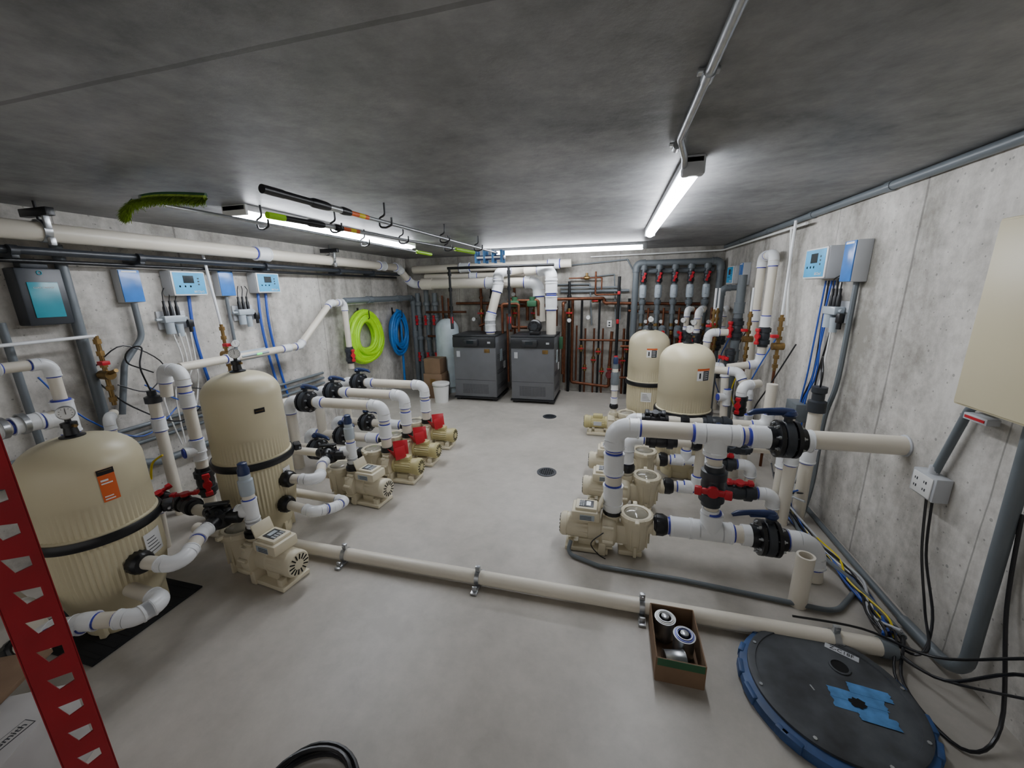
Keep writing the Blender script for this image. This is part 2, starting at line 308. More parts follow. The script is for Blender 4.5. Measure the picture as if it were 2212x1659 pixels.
# ---------------------------------------------------------------- pumps
def pump(loc,vs,label,rz=0,tag=False,mm='gold'):
    t=T('pump',label,'pump',loc,rz,group='pool pumps'); zc=.155
    g=G(); g.box((-.17,0,.02),(.3,.2,.03),.006); g.box((-.28,.07,.05),(.04,.04,.06),.005); g.box((-.28,-.07,.05),(.04,.04,.06),.005); g.box((-.06,0,.05),(.05,.22,.1),.01); g.box((-.17,0,.05),(.12,.1,.06),.01); g.box((.13,0,.02),(.16,.14,.04),.01); t.part('base',g,'tan2')
    g=G()
    if vs:
        g.lathe([(.07,-.04),(.088,-.07),(.088,-.16),(.084,-.165),(.084,-.3),(.078,-.32)],(0,0,zc),(1,0,0),40,flute=(-.31,-.163,.006)); t.part('motor',g,'tan2')
    else:
        g.lathe([(.06,-.04),(.078,-.07),(.078,-.10),(.074,-.105),(.074,-.27),(.078,-.275),(.08,-.32)],(0,0,zc),(1,0,0),40,flute=(-.272,-.103,.006)); g.box((-.19,0,zc+.08),(.12,.08,.05),.012); g.m(1).box((-.19,-.0765,zc),(.1,.003,.05)); t.part('motor',g,[mm,'lgrey'])
    g=G(); g.m(0).lathe([(.085,0),(.085,.03),(.075,.045),(.02,.05)],(-.315,0,zc),(-1,0,0),32)
    g.m(1)
    for k in range(14):
        an=2*pi*k/14; g.box((-.364,.05*math.cos(an),zc+.05*math.sin(an)),(.004,.034,.007),0,Matrix.Rotation(an,3,'X'))
    t.part('fan_cover',g,['tan2' if vs else mm,'hole'])
    if vs:
        g=G(); g.m(0).box((-.18,0,.272),(.2,.17,.075),.015); g.box((-.18,0,.315),(.15,.13,.03),.008); g.m(1).box((-.18,0,.331),(.1,.085,.004),.001); g.m(2).box((-.165,0,.3335),(.03,.055,.002)); g.m(3)
        for i in range(3):
            for j in range(4): g.box((-.2-.013*i,-.03+.02*j,.334),(.008,.012,.002))
        g.m(2).box((-.17,-.086,.27),(.1,.003,.04)); g.box((-.17,.086,.27),(.1,.003,.04)); g.m(1)
        for s in(-1,1):
            for k in range(3): g.box((-.18,s*.0885,.257+.011*k),(.08,.002,.003))
        o=t.part('drive_box',g,['tan2','dgrey','gtrans','lgrey'])
        g=G(); g.box((-.08,0,.355),(.012,.13,.09),.004,Matrix.Rotation(.35,3,'Y')); t.part('flip_cover',g,'tan2',parent=o)
    g=G(); g.lathe([(.07,-.08),(.118,-.065),(.125,-.03),(.125,.0),(.11,.02),(.08,.035)],(0,0,zc),(1,0,0),36)
    for k in range(8):
        an=2*pi*k/8+.2; g.lathe([(.012,0),(.012,.07)],(-.06,.128*math.cos(an),zc+.128*math.sin(an)),(1,0,0),8)
    g.lathe([(.055,.0),(.05,.1),(.058,.105),(.058,.145)],(0,0,zc),(0,0,1),20); g.box((0,.05,.22),(.05,.1,.06),.01); t.part('volute',g,'tan2')
    g=G(); g.lathe([(.06,.0),(.075,.02),(.088,.1),(.098,.2),(.105,.235),(.112,.24),(.112,.255)],(.16,0,.03),(0,0,1),36); g.box((.07,0,.155),(.1,.13,.15),.02); g.lathe([(.055,0),(.052,.11),(.06,.115),(.06,.145)],(.155,0,.215),(1,0,0),20)
    for k in range(10):
        an=2*pi*k/10; g.box((.16+.093*math.cos(an),.093*math.sin(an),.16),(.014,.006,.17),.002,Matrix.Rotation(an,3,'Z'))
    g.box((.16,.05*0,.05),(.02,.19,.08),.004); t.part('strainer_pot',g,'tan2')
    g=G(); g.m(0).ring([(.082,0),(.114,0),(.114,.018),(.1,.026),(.082,.022)],(.16,0,.285),(0,0,1),40); 
    for k in range(12):
        an=2*pi*k/12; g.box((.16+.108*math.cos(an),.108*math.sin(an),.295),(.016,.014,.024),.003,Matrix.Rotation(an,3,'Z'))
    g.box((.16,.125,.30),(.03,.045,.025),.006); g.box((.16,-.125,.30),(.03,.045,.025),.006); o=t.part('lid_ring',g,'tan2')
    g=G(); g.lathe([(.083,.295),(.07,.31),(.04,.318),(0,.32)],(.16,0,0),(0,0,1),32); t.part('clear_lid',g,'glass',parent=o)
    if tag:
        g=G(); g.box((-.14,-.02,.33),(.14,.004,.14),.001,Matrix.Rotation(.6,3,'Z')@Matrix.Rotation(.35,3,'X')); g.box((-.10,.05,.28),(.12,.004,.12),.001,Matrix.Rotation(-.5,3,'Z')@Matrix.Rotation(-.5,3,'X')); g.box((-.18,.06,.31),(.11,.004,.12),.001,Matrix.Rotation(1.0,3,'Z')@Matrix.Rotation(.2,3,'X')); t.part('tag',g,'red',label='red paper tag')
    return t
VSL='cream variable-speed pump with keypad drive and clear strainer lid'
OL='tan and olive pump with red tag on the motor'
pA=pump((-2.23,1.74,0),True,VSL,pi-.12); pB=pump((-2.2,2.72,0),True,VSL,pi-.1)
pC=pump((-2.12,3.14,0),False,OL,pi,True)
dup(pC,(0,.40,0)); dup(pC,(0,.86,0))
pG=pump((.055,2.52,0),True,VSL,0); pH=pump((.17,3.12,0),True,VSL,0); pI=pump((.19,3.65,0),True,VSL,0)
pJ=pump((.06,4.82,0),False,'tan and olive pump standing near the filter tanks',0)
# ---------------------------------------------------------------- right assembly
def PT(name,label,loc,cat='pipe'): return T(name,label,cat,loc,world=True)
r4=.056
t=PT('pipe_assembly','thick white PVC pipe loop with butterfly valves and blue rings',(1.27,2.52,0)); y=2.52
run(t,[(1.672,y+.06,.905),(.045,y,.925),(.055,y,.30)],r4,coup=[(0,.45),(1,.42),(1,.8)])
g=G(); g.lathe([(.064,0),(.064,.006),(.058,.01)],(1.674,y+.06,.905),(-1,0,0)); t.part('wall_sleeve',g,'lgrey')
butterfly(t,(1.05,y+.02,.912),(1,0,0),r4,ld=(-1,-.15,0)); 
g=G(); hub(g,(.955,y+.01,.914),(-1,0,0),r4,.1); t.part('coupling',g,['white','primer'])
g=G(); hub(g,(1.15,y+.01,.912),(1,0,0),r4,.03,False); t.part('coupling',g,['white','primer'])
tee(t,(.665,y,.918),(1,0,0),(0,0,-1),r4); g=G(); g.cyl((.665,y,.9),(.685,y,.25),.045); t.part('pipe',g,'pvc')
g=G(); hub(g,(.67,y,.72),(0,0,-1),.045,.05); hub(g,(.68,y,.40),(0,0,-1),.045,.06); t.part('reducer',g,['white','primer'])
ballvalve(t,(.675,y,.57),(0,0,1),.047,(-.2,-1,.0),(1,0,0),'dgrey','red')
run(t,[(.34,y,.235),(1.29,y,.235),(1.30,y-.03,.0)],r4,coup=[(0,.18)])
union(t,(.375,y,.235),(1,0,0),.05); tee(t,(.69,y,.235),(1,0,0),(0,0,1),r4); butterfly(t,(1.03,y,.235),(1,0,0),r4,ld=(-1,-.15,0))
g=G(); g.cyl((.055,y,.29),(.055,y,.38),.06); g.m(1).cyl((.055,y,.285),(.055,y,.31),.066); t.part('reducer',g,['white','black'])
g=G(); g.cyl((.88,y,.235),(.96,y,.235),r4*1.22); t.part('coupling',g,'white')
for (yy,xo,lab) in((3.12,.17,'white PVC pipe line with union, black valve and red handles'),(3.65,.19,'white PVC pipe line with unions and black ball valve')):
    t=PT('pipe_assembly',lab,(xo,yy,0)); r=.042
    run(t,[(xo+.3,yy,.225),(1.27,yy,.24),(1.29,yy+.02,.0)],r,coup=[(0,.2),(0,.45)]); union(t,(xo+.33,yy,.225),(1,0,0),.045)
    ballvalve(t,(1.02,yy,.235),(1,0,0),.042,(0,-.3,1),(1,0,0))
    run(t,[(xo,yy,.3),(xo,yy,.62),(1.0,yy,.62),(1.35,yy,.62),(1.35,yy,1.0 if yy>3.2 else .0)],r,coup=[(0,.5)])
    union(t,(xo,yy,.36),(0,0,1),.042); ballvalve(t,(.95,yy,.62),(1,0,0),.04,(0,-1,0),(1,0,0),'dgrey','navy' if yy>3.2 else 'dgrey')
    ballvalve(t,(.42,yy,.62),(1,0,0),.04,(0,-.5,1),(1,0,0),'black','dgrey'); union(t,(.68,yy,.62),(1,0,0),.042)
    run(t,[(.72,yy,.62),(.72,yy,.24)],.036); tee(t,(.72,yy,.24),(1,0,0),(0,0,1),.04)
t=PT('pipe_riser','short vertical white pipe with clear check valve above a pump',(.06,4.82,.3)); run(t,[(.06,4.82,.3),(.06,4.82,.86)],.036,coup=[(0,.25),(0,.6)]); union(t,(.06,4.82,.38),(0,0,1),.036); 
g=G(); g.lathe([(.05,.66),(.05,.8),(.035,.82),(.035,.92)],(.06,4.82,0),(0,0,1)); t.part('check_valve',g,'gpvc'); g=G(); g.lathe([(.03,.92),(.03,.98),(.02,1.0)],(.06,4.82,0)); t.part('cap',g,'navy')
g=G(); g.ring([(.034,0),(.046,0),(.046,.33),(.034,.33)],(0,0,0),(0,0,1),24); solo('pipe_stub','short open-topped cream PVC stub standing on the floor','pipe',g,'pvc',(1.12,2.24,0))
# ---------------------------------------------------------------- left triple runs
def lrun(yy):
    t=PT('pipe_assembly','cream PVC pipe run with butterfly valves and elbows feeding pump',(-3.2,yy,0)); r=.05
    t.o['group']='pump pipe runs'
    run(t,[(-3.22,yy,0),(-3.22,yy,.755),(-2.12,yy,.755),(-2.12,yy,.3)],r,coup=[(2,.55)]); butterfly(t,(-3.0,yy,.755),(1,0,0),r*1.06,ld=(1,-.3,0)); 
    run(t,[(-3.42,yy,.0),(-3.42,yy,.235),(-2.4,yy,.235)],r,coup=[(1,.85)]); butterfly(t,(-2.95,yy,.235),(1,0,0),r*1.06,ld=(1,-.3,0)); union(t,(-2.42,yy,.23),(1,0,0),.045)
    g=G(); g.cyl((-2.12,yy,.29),(-2.12,yy,.34),.06); t.part('reducer',g,'black')
    g=G(); hub(g,(-2.88,yy,.755),(1,0,0),r,.07); t.part('coupling',g,['white','primer']); return t
t0=lrun(3.14); dup(t0,(0,.40,0)); dup(t0,(0,.86,0))
# ---------------------------------------------------------------- pump A/B plumbing with filters
def plumb(P,F,lab):
    r=.036; px,py=P; fx,fy,fz=F
    t=PT('pipe_assembly',lab,(px,py,.3)); zt=.44
    run(t,[(px,py,.3),(px,py,.60)],r,coup=[(0,.2)],primer=True)
    g=G(); g.lathe([(.062,0),(.062,.03),(.05,.035),(.05,.06)],(px,py,.29)); t.part('union_nut',g,'black')
    tee(t,(px,py,zt+.02),(0,0,1),(-1,-.3,0),r)
    g=G(); g.lathe([(.04,0),(.043,.02),(.043,.1),(.034,.11),(.034,.14)],(px,py,.58)); t.part('check_valve',g,'gtrans'); g=G(); g.lathe([(.034,0),(.034,.035),(.027,.05),(.027,.075),(.02,.08)],(px,py,.72)); t.part('cap',g,'navy')
    v=V((px-.17,py-.08,zt)); g=G(); g.lathe([(.062,-.055),(.07,-.045),(.07,.045),(.062,.055),(.05,.06),(.03,.075),(0,.08)],v,(0,0,1),28); 
    g.cyl(v,v+V((.12,.045,0)),.045); g.cyl(v,v+V((-.13,.04,0)),.045); g.cyl(v,v+V((.05,-.12,0)),.045)
    for k in range(8): a=k*pi/4; g.lathe([(.008,0),(.008,.02)],v+V((.06*math.cos(a),.06*math.sin(a),.05)),(0,0,1),6)
    o=t.part('diverter_valve',g,'black'); g=G(); g.box(v+V((0,0,.095)),(.14,.035,.02),.006,Matrix.Rotation(.5,3,'Z')); t.part('valve_handle',g,'black',parent=o)
    e=V((fx+.28,fy+.03,fz)); run(t,[(fx,fy,fz),tuple(e),tuple(v+V((.06,-.16,-.0))),tuple(v+V((.04,-.08,0)))],r); union(t,(fx+.03,fy,fz),(1,0,0),.042)
    run(t,[tuple(v+V((-.1,.03,0))),tuple(v+V((-.75,.12,-.05))),tuple(v+V((-.78,.12,-zt)))],r); return t,v
tA,vA=plumb((-2.23,1.74),(-2.49,1.25,.41),'white PVC pipework with black diverter valve joining pump and filter')
ballvalve(tA,vA+V((-.37,.07,0)),(1,-.15,0),.036,(0,0,1),(1,.6,0),'black','red'); ballvalve(tA,vA+V((-.62,.1,-.02)),(1,-.15,0),.036,(0,-.4,1),(.3,1,0),'black','red')
tB,vB=plumb((-2.2,2.72),(-2.34,2.13,.48),'white PVC pipework with black diverter valve beside the tall filter')
t=PT('return_pipe','short white PVC elbows from the filter port near the floor',(-2.3,2.1,.3)); run(t,[(-2.34,2.08,.30),(-2.05,2.06,.28),(-2.0,2.2,.24),(-2.02,2.36,.2),(-2.9,2.4,.2)],.034); union(t,(-2.31,2.08,.30),(1,0,0),.042)
t=PT('return_pipe','white PVC fittings with dial gauge wrapping round the filter base',(-2.4,1.0,.3)); r=.037
run(t,[(-2.5,1.2,.27),(-2.2,1.17,.29),(-2.22,1.05,.29),(-2.42,.97,.30),(-2.62,.90,.25),(-2.8,.8,.12),(-2.85,.78,.0)],r); tee(t,(-2.50,.94,.28),(-1,-.3,-.1),(.1,-1,.2),r,L=1.6); run(t,[(-2.6,.9,.25),(-2.75,.93,.33),(-3.0,.97,.33)],r)
gauge(t,(-2.44,.86,.31),(.75,-.45,.5),.04); union(t,(-2.72,.85,.18),(-.7,-.3,-.5),.04)
# vertical pipes near the left wall
t=PT('pipe_riser','vertical cream pipe with probe cap standing near the wall',(-3.55,2.16,0)); run(t,[(-3.55,2.16,.0),(-3.55,2.16,1.02)],.04,coup=[(0,.8)]); g=G(); g.lathe([(.055,1.0),(.055,1.05),(.03,1.06),(.03,1.1)],(-3.55,2.16,0)); t.part('cap',g,'dgrey')
g=G(); g.sweep(fillet([(-3.55,2.16,1.08),(-3.55,2.12,1.3),(-3.68,2.28,1.5),(-3.75,2.1,1.35),(-3.78,2.35,1.2)],.12)[0],.006,8); t.part('cable',g,'black')
t=PT('pipe_riser','vertical white pipe with elbow top and black ball valve',(-3.2,2.17,0)); run(t,[(-3.45,2.2,1.05),(-3.42,2.2,1.27),(-3.2,2.17,1.27),(-3.2,2.17,.5),(-3.2,2.17,.02)],.042,coup=[(2,.3),(2,.8)]); ballvalve(t,(-3.2,2.17,.34),(0,0,1),.042,(1,-.6,0),(0,0,1),'black','red')
tee(t,(-3.2,2.17,.62),(0,0,1),(-.3,-1,0),.038)
t=PT('pipe_line','cream pipe with clear flow cell rising along the wall',(-3.68,2.5,1.2)); run(t,[(-3.66,2.48,1.22),(-3.66,3.85,1.215),(-3.68,4.5,1.70),(-3.68,4.78,1.70),(-3.68,4.78,.75)],.04,coup=[(0,.35),(0,.85),(2,.7)])
g=G(); g.lathe([(.05,0),(.05,.32)],(-3.66,3.05,1.22),(0,1,0),4); g.m(1).box((-3.615,3.25,1.22),(.004,.06,.015)); t.part('flow_cell',g,['gtrans','led'])
ballvalve(t,(-3.68,4.78,.95),(0,0,1),.04,(1,-.5,0),(0,0,1),'dgrey','red'); gauge(t,(-3.62,3.0,1.36),(1,-.7,0),.035)
t=PT('pipe_line','grey PVC pipe running along the wall to the corner',(-3.7,4.85,1.7)); run(t,[(-3.68,4.8,1.72),(-3.68,6.75,1.72),(-3.68,6.75,.0)],.045,'gpvc','gpvc',coup=[(0,.3),(0,.75),(1,.4)],primer=False)
t=PT('pipe_riser','white PVC pipe with elbow and tee beside the near filter',(-3.2,1.48,.8)); run(t,[(-3.2,.3,1.48),(-3.2,1.48,1.46),(-3.2,1.48,0)],.03,coup=[(0,.8)]); run(t,[(-3.2,.3,1.15),(-3.2,1.45,1.14)],.042,coup=[(0,.75),(0,.88)]); tee(t,(-3.2,1.48,1.13),(0,0,1),(0,-1,0),.042)
for p0 in((-3.2,1.3,1.145),(-3.2,1.22,1.145)): g=G(); g.ring([(.052,-.012),(.06,-.012),(.06,.012),(.052,.012)],p0,(0,1,0)); t.part('clamp',g,'steel')
for (x,yy) in((-3.35,2.75),(-3.45,3.0)):
    t=PT('pipe_riser','white PVC riser with tee and black ball valve behind the filter',(x,yy,0)); run(t,[(x,yy,0),(x,yy,.7),(x+.1,yy+.3,.7)],.042,coup=[(0,.6)]); ballvalve(t,(x,yy,.35),(0,0,1),.04,(1,-.5,0),(0,0,1),'black','navy')
for (x,yy,h) in((-3.45,1.75,.75),(-3.6,1.88,.95),(-3.62,2.62,.85)):
    t=PT('pipe_riser','slim white riser with black valve and red handle by the wall',(x,yy,0)); run(t,[(x,yy,0),(x,yy,h),(x-.15,yy+.12,h)],.03,coup=[(0,.7)]); ballvalve(t,(x,yy,h*.45),(0,0,1),.032,(1,-.6,0),(0,0,1),'black','red')
# overhead pipes
t=PT('overhead_pipe','large cream overhead pipe hung along the wall by steel hangers',(-3.65,1.0,2.26)); run(t,[(-3.62,-1.0,2.26),(-3.64,6.25,2.24),(-3.6,6.62,1.96),(-3.2,6.62,1.95)],.06,coup=[(0,.62),(0,.93)])
for yy in(1.83,4.55): 
    g=G(); g.m(0).ring([(.066,-.02),(.072,-.02),(.072,.02),(.066,.02)],(-3.63,yy,2.258),(0,1,0)); g.box((-3.56,yy,2.19),(.03,.03,.05),.003); g.box((-3.56,yy,2.32),(.02,.03,.1),.002); g.m(1).box((-3.63,yy,2.37),(.26,.045,.05),.003); g.cyl((-3.63,yy,2.33),(-3.63,yy,2.44),.008); t.part('pipe_hanger',g,['steel','black'])
t=PT('overhead_pipe','dark pipe running along the wall beneath the large overhead pipe',(-3.7,1,2.13)); 
g=G(); g.sweep([(-3.72,-1,2.14),(-3.72,6.4,2.13)],.026); t.part('pipe',g,'dgrey'); g=G(); g.sweep([(-3.78,-1,2.075),(-3.78,6.4,2.075)],.015); t.part('pipe',g,'black')
for yy in(1.7,2.4,3.6,4.8,5.6): g=G(); g.box((-3.78,yy,2.1),(.2,.035,.035),.003); g.cyl((-3.7,yy-.02,2.13),(-3.7,yy+.02,2.13),.036); t.part('strut_bracket',g,'dgrey')
t=PT('overhead_pipe','large cream flue pipe with open end crossing above the boilers',(-3.2,6.5,1.95)); run(t,[(-3.28,6.5,1.955),(-1.22,6.5,1.94),(-1.18,6.5,1.3)],.085,coup=[(0,.62)]); g=G(); g.m(0).ring([(.075,0),(.1,0),(.1,.2),(.075,.2)],(-3.33,6.5,1.955),(1,0,0)); g.m(1).cyl((-3.2,6.5,1.955),(-3.19,6.5,1.955),.08); t.part('open_socket',g,['pvc','hole'])
t=PT('overhead_pipe','cream pipe crossing the room just under the ceiling',(-3.5,6.7,2.2)); run(t,[(-3.6,6.72,2.22),(-.7,6.72,2.24)],.07,coup=[(0,.35),(0,.9)])
t=PT('overhead_pipe','cream pipe crossing below the ceiling',(-3.5,6.75,2.08)); run(t,[(-3.4,6.78,2.09),(-1.5,6.78,2.08)],.05,coup=[(0,.5)])
# ---------------------------------------------------------------- floor pipe
t=PT('floor_pipe','long cream PVC pipe clamped across the concrete floor',(-.8,1.96,0)); run(t,[(-3.1,1.96,.055),(1.38,1.96,.055)],.042,coup=[],primer=False)
for xx in(-1.74,-.76,.23,1.17):
    g=G(); g.box((xx,1.96,.008),(.04,.2,.016),.002); g.ring([(.043,-.014),(.047,-.014),(.047,.014),(.043,.014)],(xx,1.96,.055),(1,0,0),20); g.box((xx,1.96,.115),(.03,.02,.04),.002); g.cyl((xx,1.94,.12),(xx,1.98,.12),.008,seg=6); g.box((xx,1.885,.03),(.03,.012,.03),.002); g.box((xx,2.035,.03),(.03,.012,.03),.002); t.part('pipe_clamp',g,'steel')
g=G(); g.lathe([(.047,0),(.05,.06)],(1.36,1.96,.055),(1,0,0)); t.part('end_cap',g,'gpvc')
# ---------------------------------------------------------------- boilers
def boiler(x0,x1,lab):
    w=x1-x0; t=T('boiler',lab,'boiler',((x0+x1)/2,6.32,0),group='boilers'); d=.7; h=1.1; f=-d/2
    g=G(); g.box((0,0,.05),(w+.04,d+.02,.03),.004)
    for sx in(-1,1):
        for sy in(-1,1): g.box((sx*(w/2-.05),sy*(d/2-.05),.02),(.07,.07,.04),.004)
    t.part('stand',g,'black')
    g=G(); g.m(0).box((0,0,.58),(w,d,1.02),.008); 
    g.m(1)
    for i in range(12):
        for j in range(24): g.box((-w*.30+w*.6*j/23,f-.001,.13+.014*i),(.008,.004,.006))
    for j in range(3):
        for k in range(10): g.box((w/2+.004,-.25+.055*k,.2+.26*j),(.004,.035,.008)); g.box((w/2+.004,-.25+.055*k,.23+.26*j),(.004,.035,.008)); g.box((w/2+.004,-.25+.055*k,.26+.26*j),(.004,.035,.008))
    g.box((0,f-.0005,.36),(w*.98,.003,.005)); g.m(2).box((w/2+.001,0,.54),(.004,d*.97,.9))
    t.part('cabinet',g,['boiler','boilerd','bside'])
    g=G(); g.m(0).box((0,f-.01,1.0),(w,.04,.17),.01); g.box((0,0,1.1),(w+.01,d+.01,.03),.006); g.box((-w*.05,f-.05,1.0),(.26,.08,.12),.03); g.m(1).box((-w*.05,f-.092,1.01),(.12,.004,.05)); g.m(2).box((w*.36,f-.033,1.0),(.05,.004,.03)); t.part('control_panel',g,['boilerd','screen','lgrey'])
    g=G(); g.box((-w*.38,f-.008,.8),(.06,.012,.1),.002); t.part('label_plate',g,'lgrey')
    g=G(); g.box((w*.3,f-.008,.86),(.09,.012,.06)); t.part('label_plate',g,'brass')
    g=G(); g.m(0).box((w/2+.008,-.05,.75),(.006,.12,.2)); t.part('label_plate',g,'stank')
    g=G(); g.m(0).box((w/2+.008,.15,.55),(.006,.1,.12)); t.part('label_plate',g,'lwhite'); return t
b1=boiler(-2.57,-1.83,'dark grey boiler on a stand with black control band'); b2=boiler(-1.57,-.87,'dark grey boiler with fan blower and flue on top')
t=PT('flue_pipe','white flue pipe with cream section rising from boiler top',(-1.95,6.2,1.12)); run(t,[(-1.98,6.2,1.1),(-1.98,6.2,1.36),(-1.85,6.3,1.9),(-1.85,6.3,2.12),(-1.5,6.6,2.16)],.075,coup=[(0,.6)])
t=PT('flue_pipe','white flue pipe with elbow rising from boiler top',(-.95,6.2,1.12)); run(t,[(-.96,6.25,1.1),(-.96,6.25,2.13),(-1.4,6.4,2.13)],.08,coup=[(0,.5),(0,.75)])
t=T('blower','black round fan blower on boiler top','blower',(-1.2,6.12,1.12)); g=G(); g.box((0,0,.03),(.16,.16,.06),.01); g.lathe([(.09,0),(.11,.02),(.11,.1),(.09,.12)],(0,.06,.13),(0,-1,0)); g.m(1).cyl((0,-.06,.13),(0,-.1,.13),.05); t.part('housing',g,['black','dgrey'])
g=G()
for k in range(8): g.box((.07*math.cos(k*pi/4),-.066,.13+.07*math.sin(k*pi/4)),(.03,.005,.012),0,Matrix.Rotation(-k*pi/4,3,'Y'))
t.part('fan_blade',g,'dgrey')
t=T('water_tank','pale grey pressure tank standing behind the boiler','tank',(-2.9,6.5,.0)); g=G(); g.lathe([(.16,0),(.16,.08),(.21,.12),(.21,1.15)]+[(.21*math.cos(i*pi/16),1.15+.2*math.sin(i*pi/16)) for i in range(1,8)]+[(0,1.35)],seg=36); t.part('shell',g,'stank'); g=G(); g.lathe([(.02,1.34),(.02,1.38),(.03,1.385),(.03,1.4)]); t.part('cap',g,'black')
g=G(); g.box((0,0,.22),(.34,.3,.44),.004); g.m(1).box((0,0,.4415),(.34,.05,.002)); g.box((.0,-.1515,.3),(.1,.002,.1)); solo('cardboard_box','closed brown cardboard box stacked beside the tank','box',g,['card','brass'],(-2.98,6.1,.0))
g=G(); g.box((0,0,.13),(.3,.28,.26),.004); g.m(1).box((0,0,.2615),(.3,.05,.002)); solo('cardboard_box','small brown cardboard box on top of another','box',g,['card','brass'],(-2.98,6.1,.44))
t=T('bucket','white plastic bucket on the floor near the boiler','bucket',(-2.76,5.80,0)); g=G(); g.lathe([(.11,0),(.135,.3),(.145,.3),(.145,.33),(.14,.335),(.0,.335)],seg=28); t.part('pail',g,'lwhite'); g=G(); g.torus((0,0,.29),(0,0,1),.14,.004); t.part('handle',g,'steel')
# ---------------------------------------------------------------- back wall copper and manifold
def simple(name,lab,segs,m,cat='pipe',loc=None,extra=None):
    loc=loc or segs[0][0][0]; t=PT(name,lab,loc,cat)
    for pts,r in segs: run(t,pts,r,m,m,primer=False)
    return t
Y=6.85
t=simple('copper_pipe','brazed copper pipe loop with valves on the concrete wall',[([(-.95,6.6,1.66),(-.15,Y,1.66),(-.15,Y,1.58),(1.35,Y,1.55)],.026),([(-.68,Y,1.66),(-.68,Y,.18),(-.02,Y,.12),(-.02,Y,.5),(.0,Y,1.1)],.026),([(-.6,Y,1.2),(-.6,Y,.22)],.016),([(.25,Y,1.45),(1.35,Y,1.4)],.022),([(-.3,Y,2.1),(-.3,Y,1.72),(.1,Y,1.72)],.016)],'copper')
for p in((-.3,Y,1.62),(.35,Y,1.56),(-.02,Y,.45)): ballvalve(t,p,(1,0,0) if p[2]>1 else (0,0,1),.02,(0,-1,0),(1,0,0),'brass','red')
g=G(); g.lathe([(.05,-.06),(.06,-.03),(.06,.03),(.05,.06)],(-.02,Y-.05,.35),(0,1,0)); g.box((-.02,Y,.35),(.07,.08,.16),.01); t.part('circulator',g,'maroon')
t=simple('copper_pipe','copper supply pipes joining the boilers',[([(-2.2,6.75,1.55),(-.95,6.75,1.55),(-.95,6.75,1.2)],.028),([(-1.75,6.7,1.1),(-1.75,6.7,1.62),(-1.45,6.7,1.62),(-1.45,6.7,1.3)],.028),([(-2.2,6.75,1.55),(-2.2,6.75,1.25),(-2.35,6.7,1.2)],.024),([(-.8,6.72,1.45),(-.8,6.72,.2)],.024),([(-1.68,6.45,1.7),(-1.68,6.45,1.2),(-1.4,6.45,1.2)],.026),([(-1.72,6.4,1.65),(-1.2,6.4,1.65),(-1.2,6.4,1.4)],.024),([(-1.78,6.25,1.12),(-1.78,6.25,1.6),(-1.5,6.25,1.6),(-1.5,6.25,1.15)],.022),([(-1.68,6.2,.3),(-1.68,6.2,1.45)],.02),([(-.8,6.5,.4),(-.8,6.5,1.6),(-.8,6.8,1.6)],.022)],'copper')
for p in((-1.6,6.4,1.6),(-1.3,6.4,1.6)): g=G(); g.box(p,(.16,.14,.1),.02); g.lathe([(.05,0),(.05,.06)],(p[0],p[1],p[2]+.05)); t.part('flow_valve',g,'dgreen')
g=G(); g.box((-.82,6.42,.95),(.06,.1,.2),.01); t.part('flow_valve',g,'dgreen')
for x in(-1.62,-2.63): 
    g=G(); g.cyl((0,0,-.45),(0,0,.55),.02); g.m(1).cyl((0,0,-.45),(0,0,-.2),.028); g.m(2).box((0,0,-.3),(.05,.05,.12),.01); g.m(0)
    for z in(-.1,.2,.45): g.lathe([(.03,-.03),(.03,.03)],(0,0,z))
    solo('gas_pipe','black iron gas pipe with red valve dropping to boiler','pipe',g,['iron','dgrey','red'],(x,6.12,1.65),group='gas pipes')
g=G(); g.cyl((-2.66,6.12,2.19),(-.9,6.12,2.19),.022); g.cyl((-1.2,6.12,2.19),(-1.2,6.9,2.19),.02); solo('gas_header','black iron gas header pipe crossing above the boilers','pipe',g,'iron')
g=G(); g.cyl((.08,6.5,.0),(.08,6.5,2.0),.024); g.m(1).box((.08,6.48,1.3),(.04,.04,.07),.005); g.box((.08,6.48,1.75),(.04,.04,.05),.005); g.box((.08,6.47,.7),(.06,.05,.09),.005); solo('gas_pipe','vertical black iron pipe with red fittings','pipe',g,['iron','red'],group='gas pipes')
t=PT('pipe_manifold','grey PVC manifold with red-handled valves and flow meters',(1.0,6.8,2.0),'manifold'); ym=6.78
run(t,[(.34,ym,.0),(.34,ym,2.2),(1.58,ym,2.2),(1.58,ym,.0)],.05,'gpvc','gpvc',primer=False)
run(t,[(.45,ym+.08,2.08),(1.5,ym+.08,2.08)],.04,'gpvc','gpvc',primer=False)
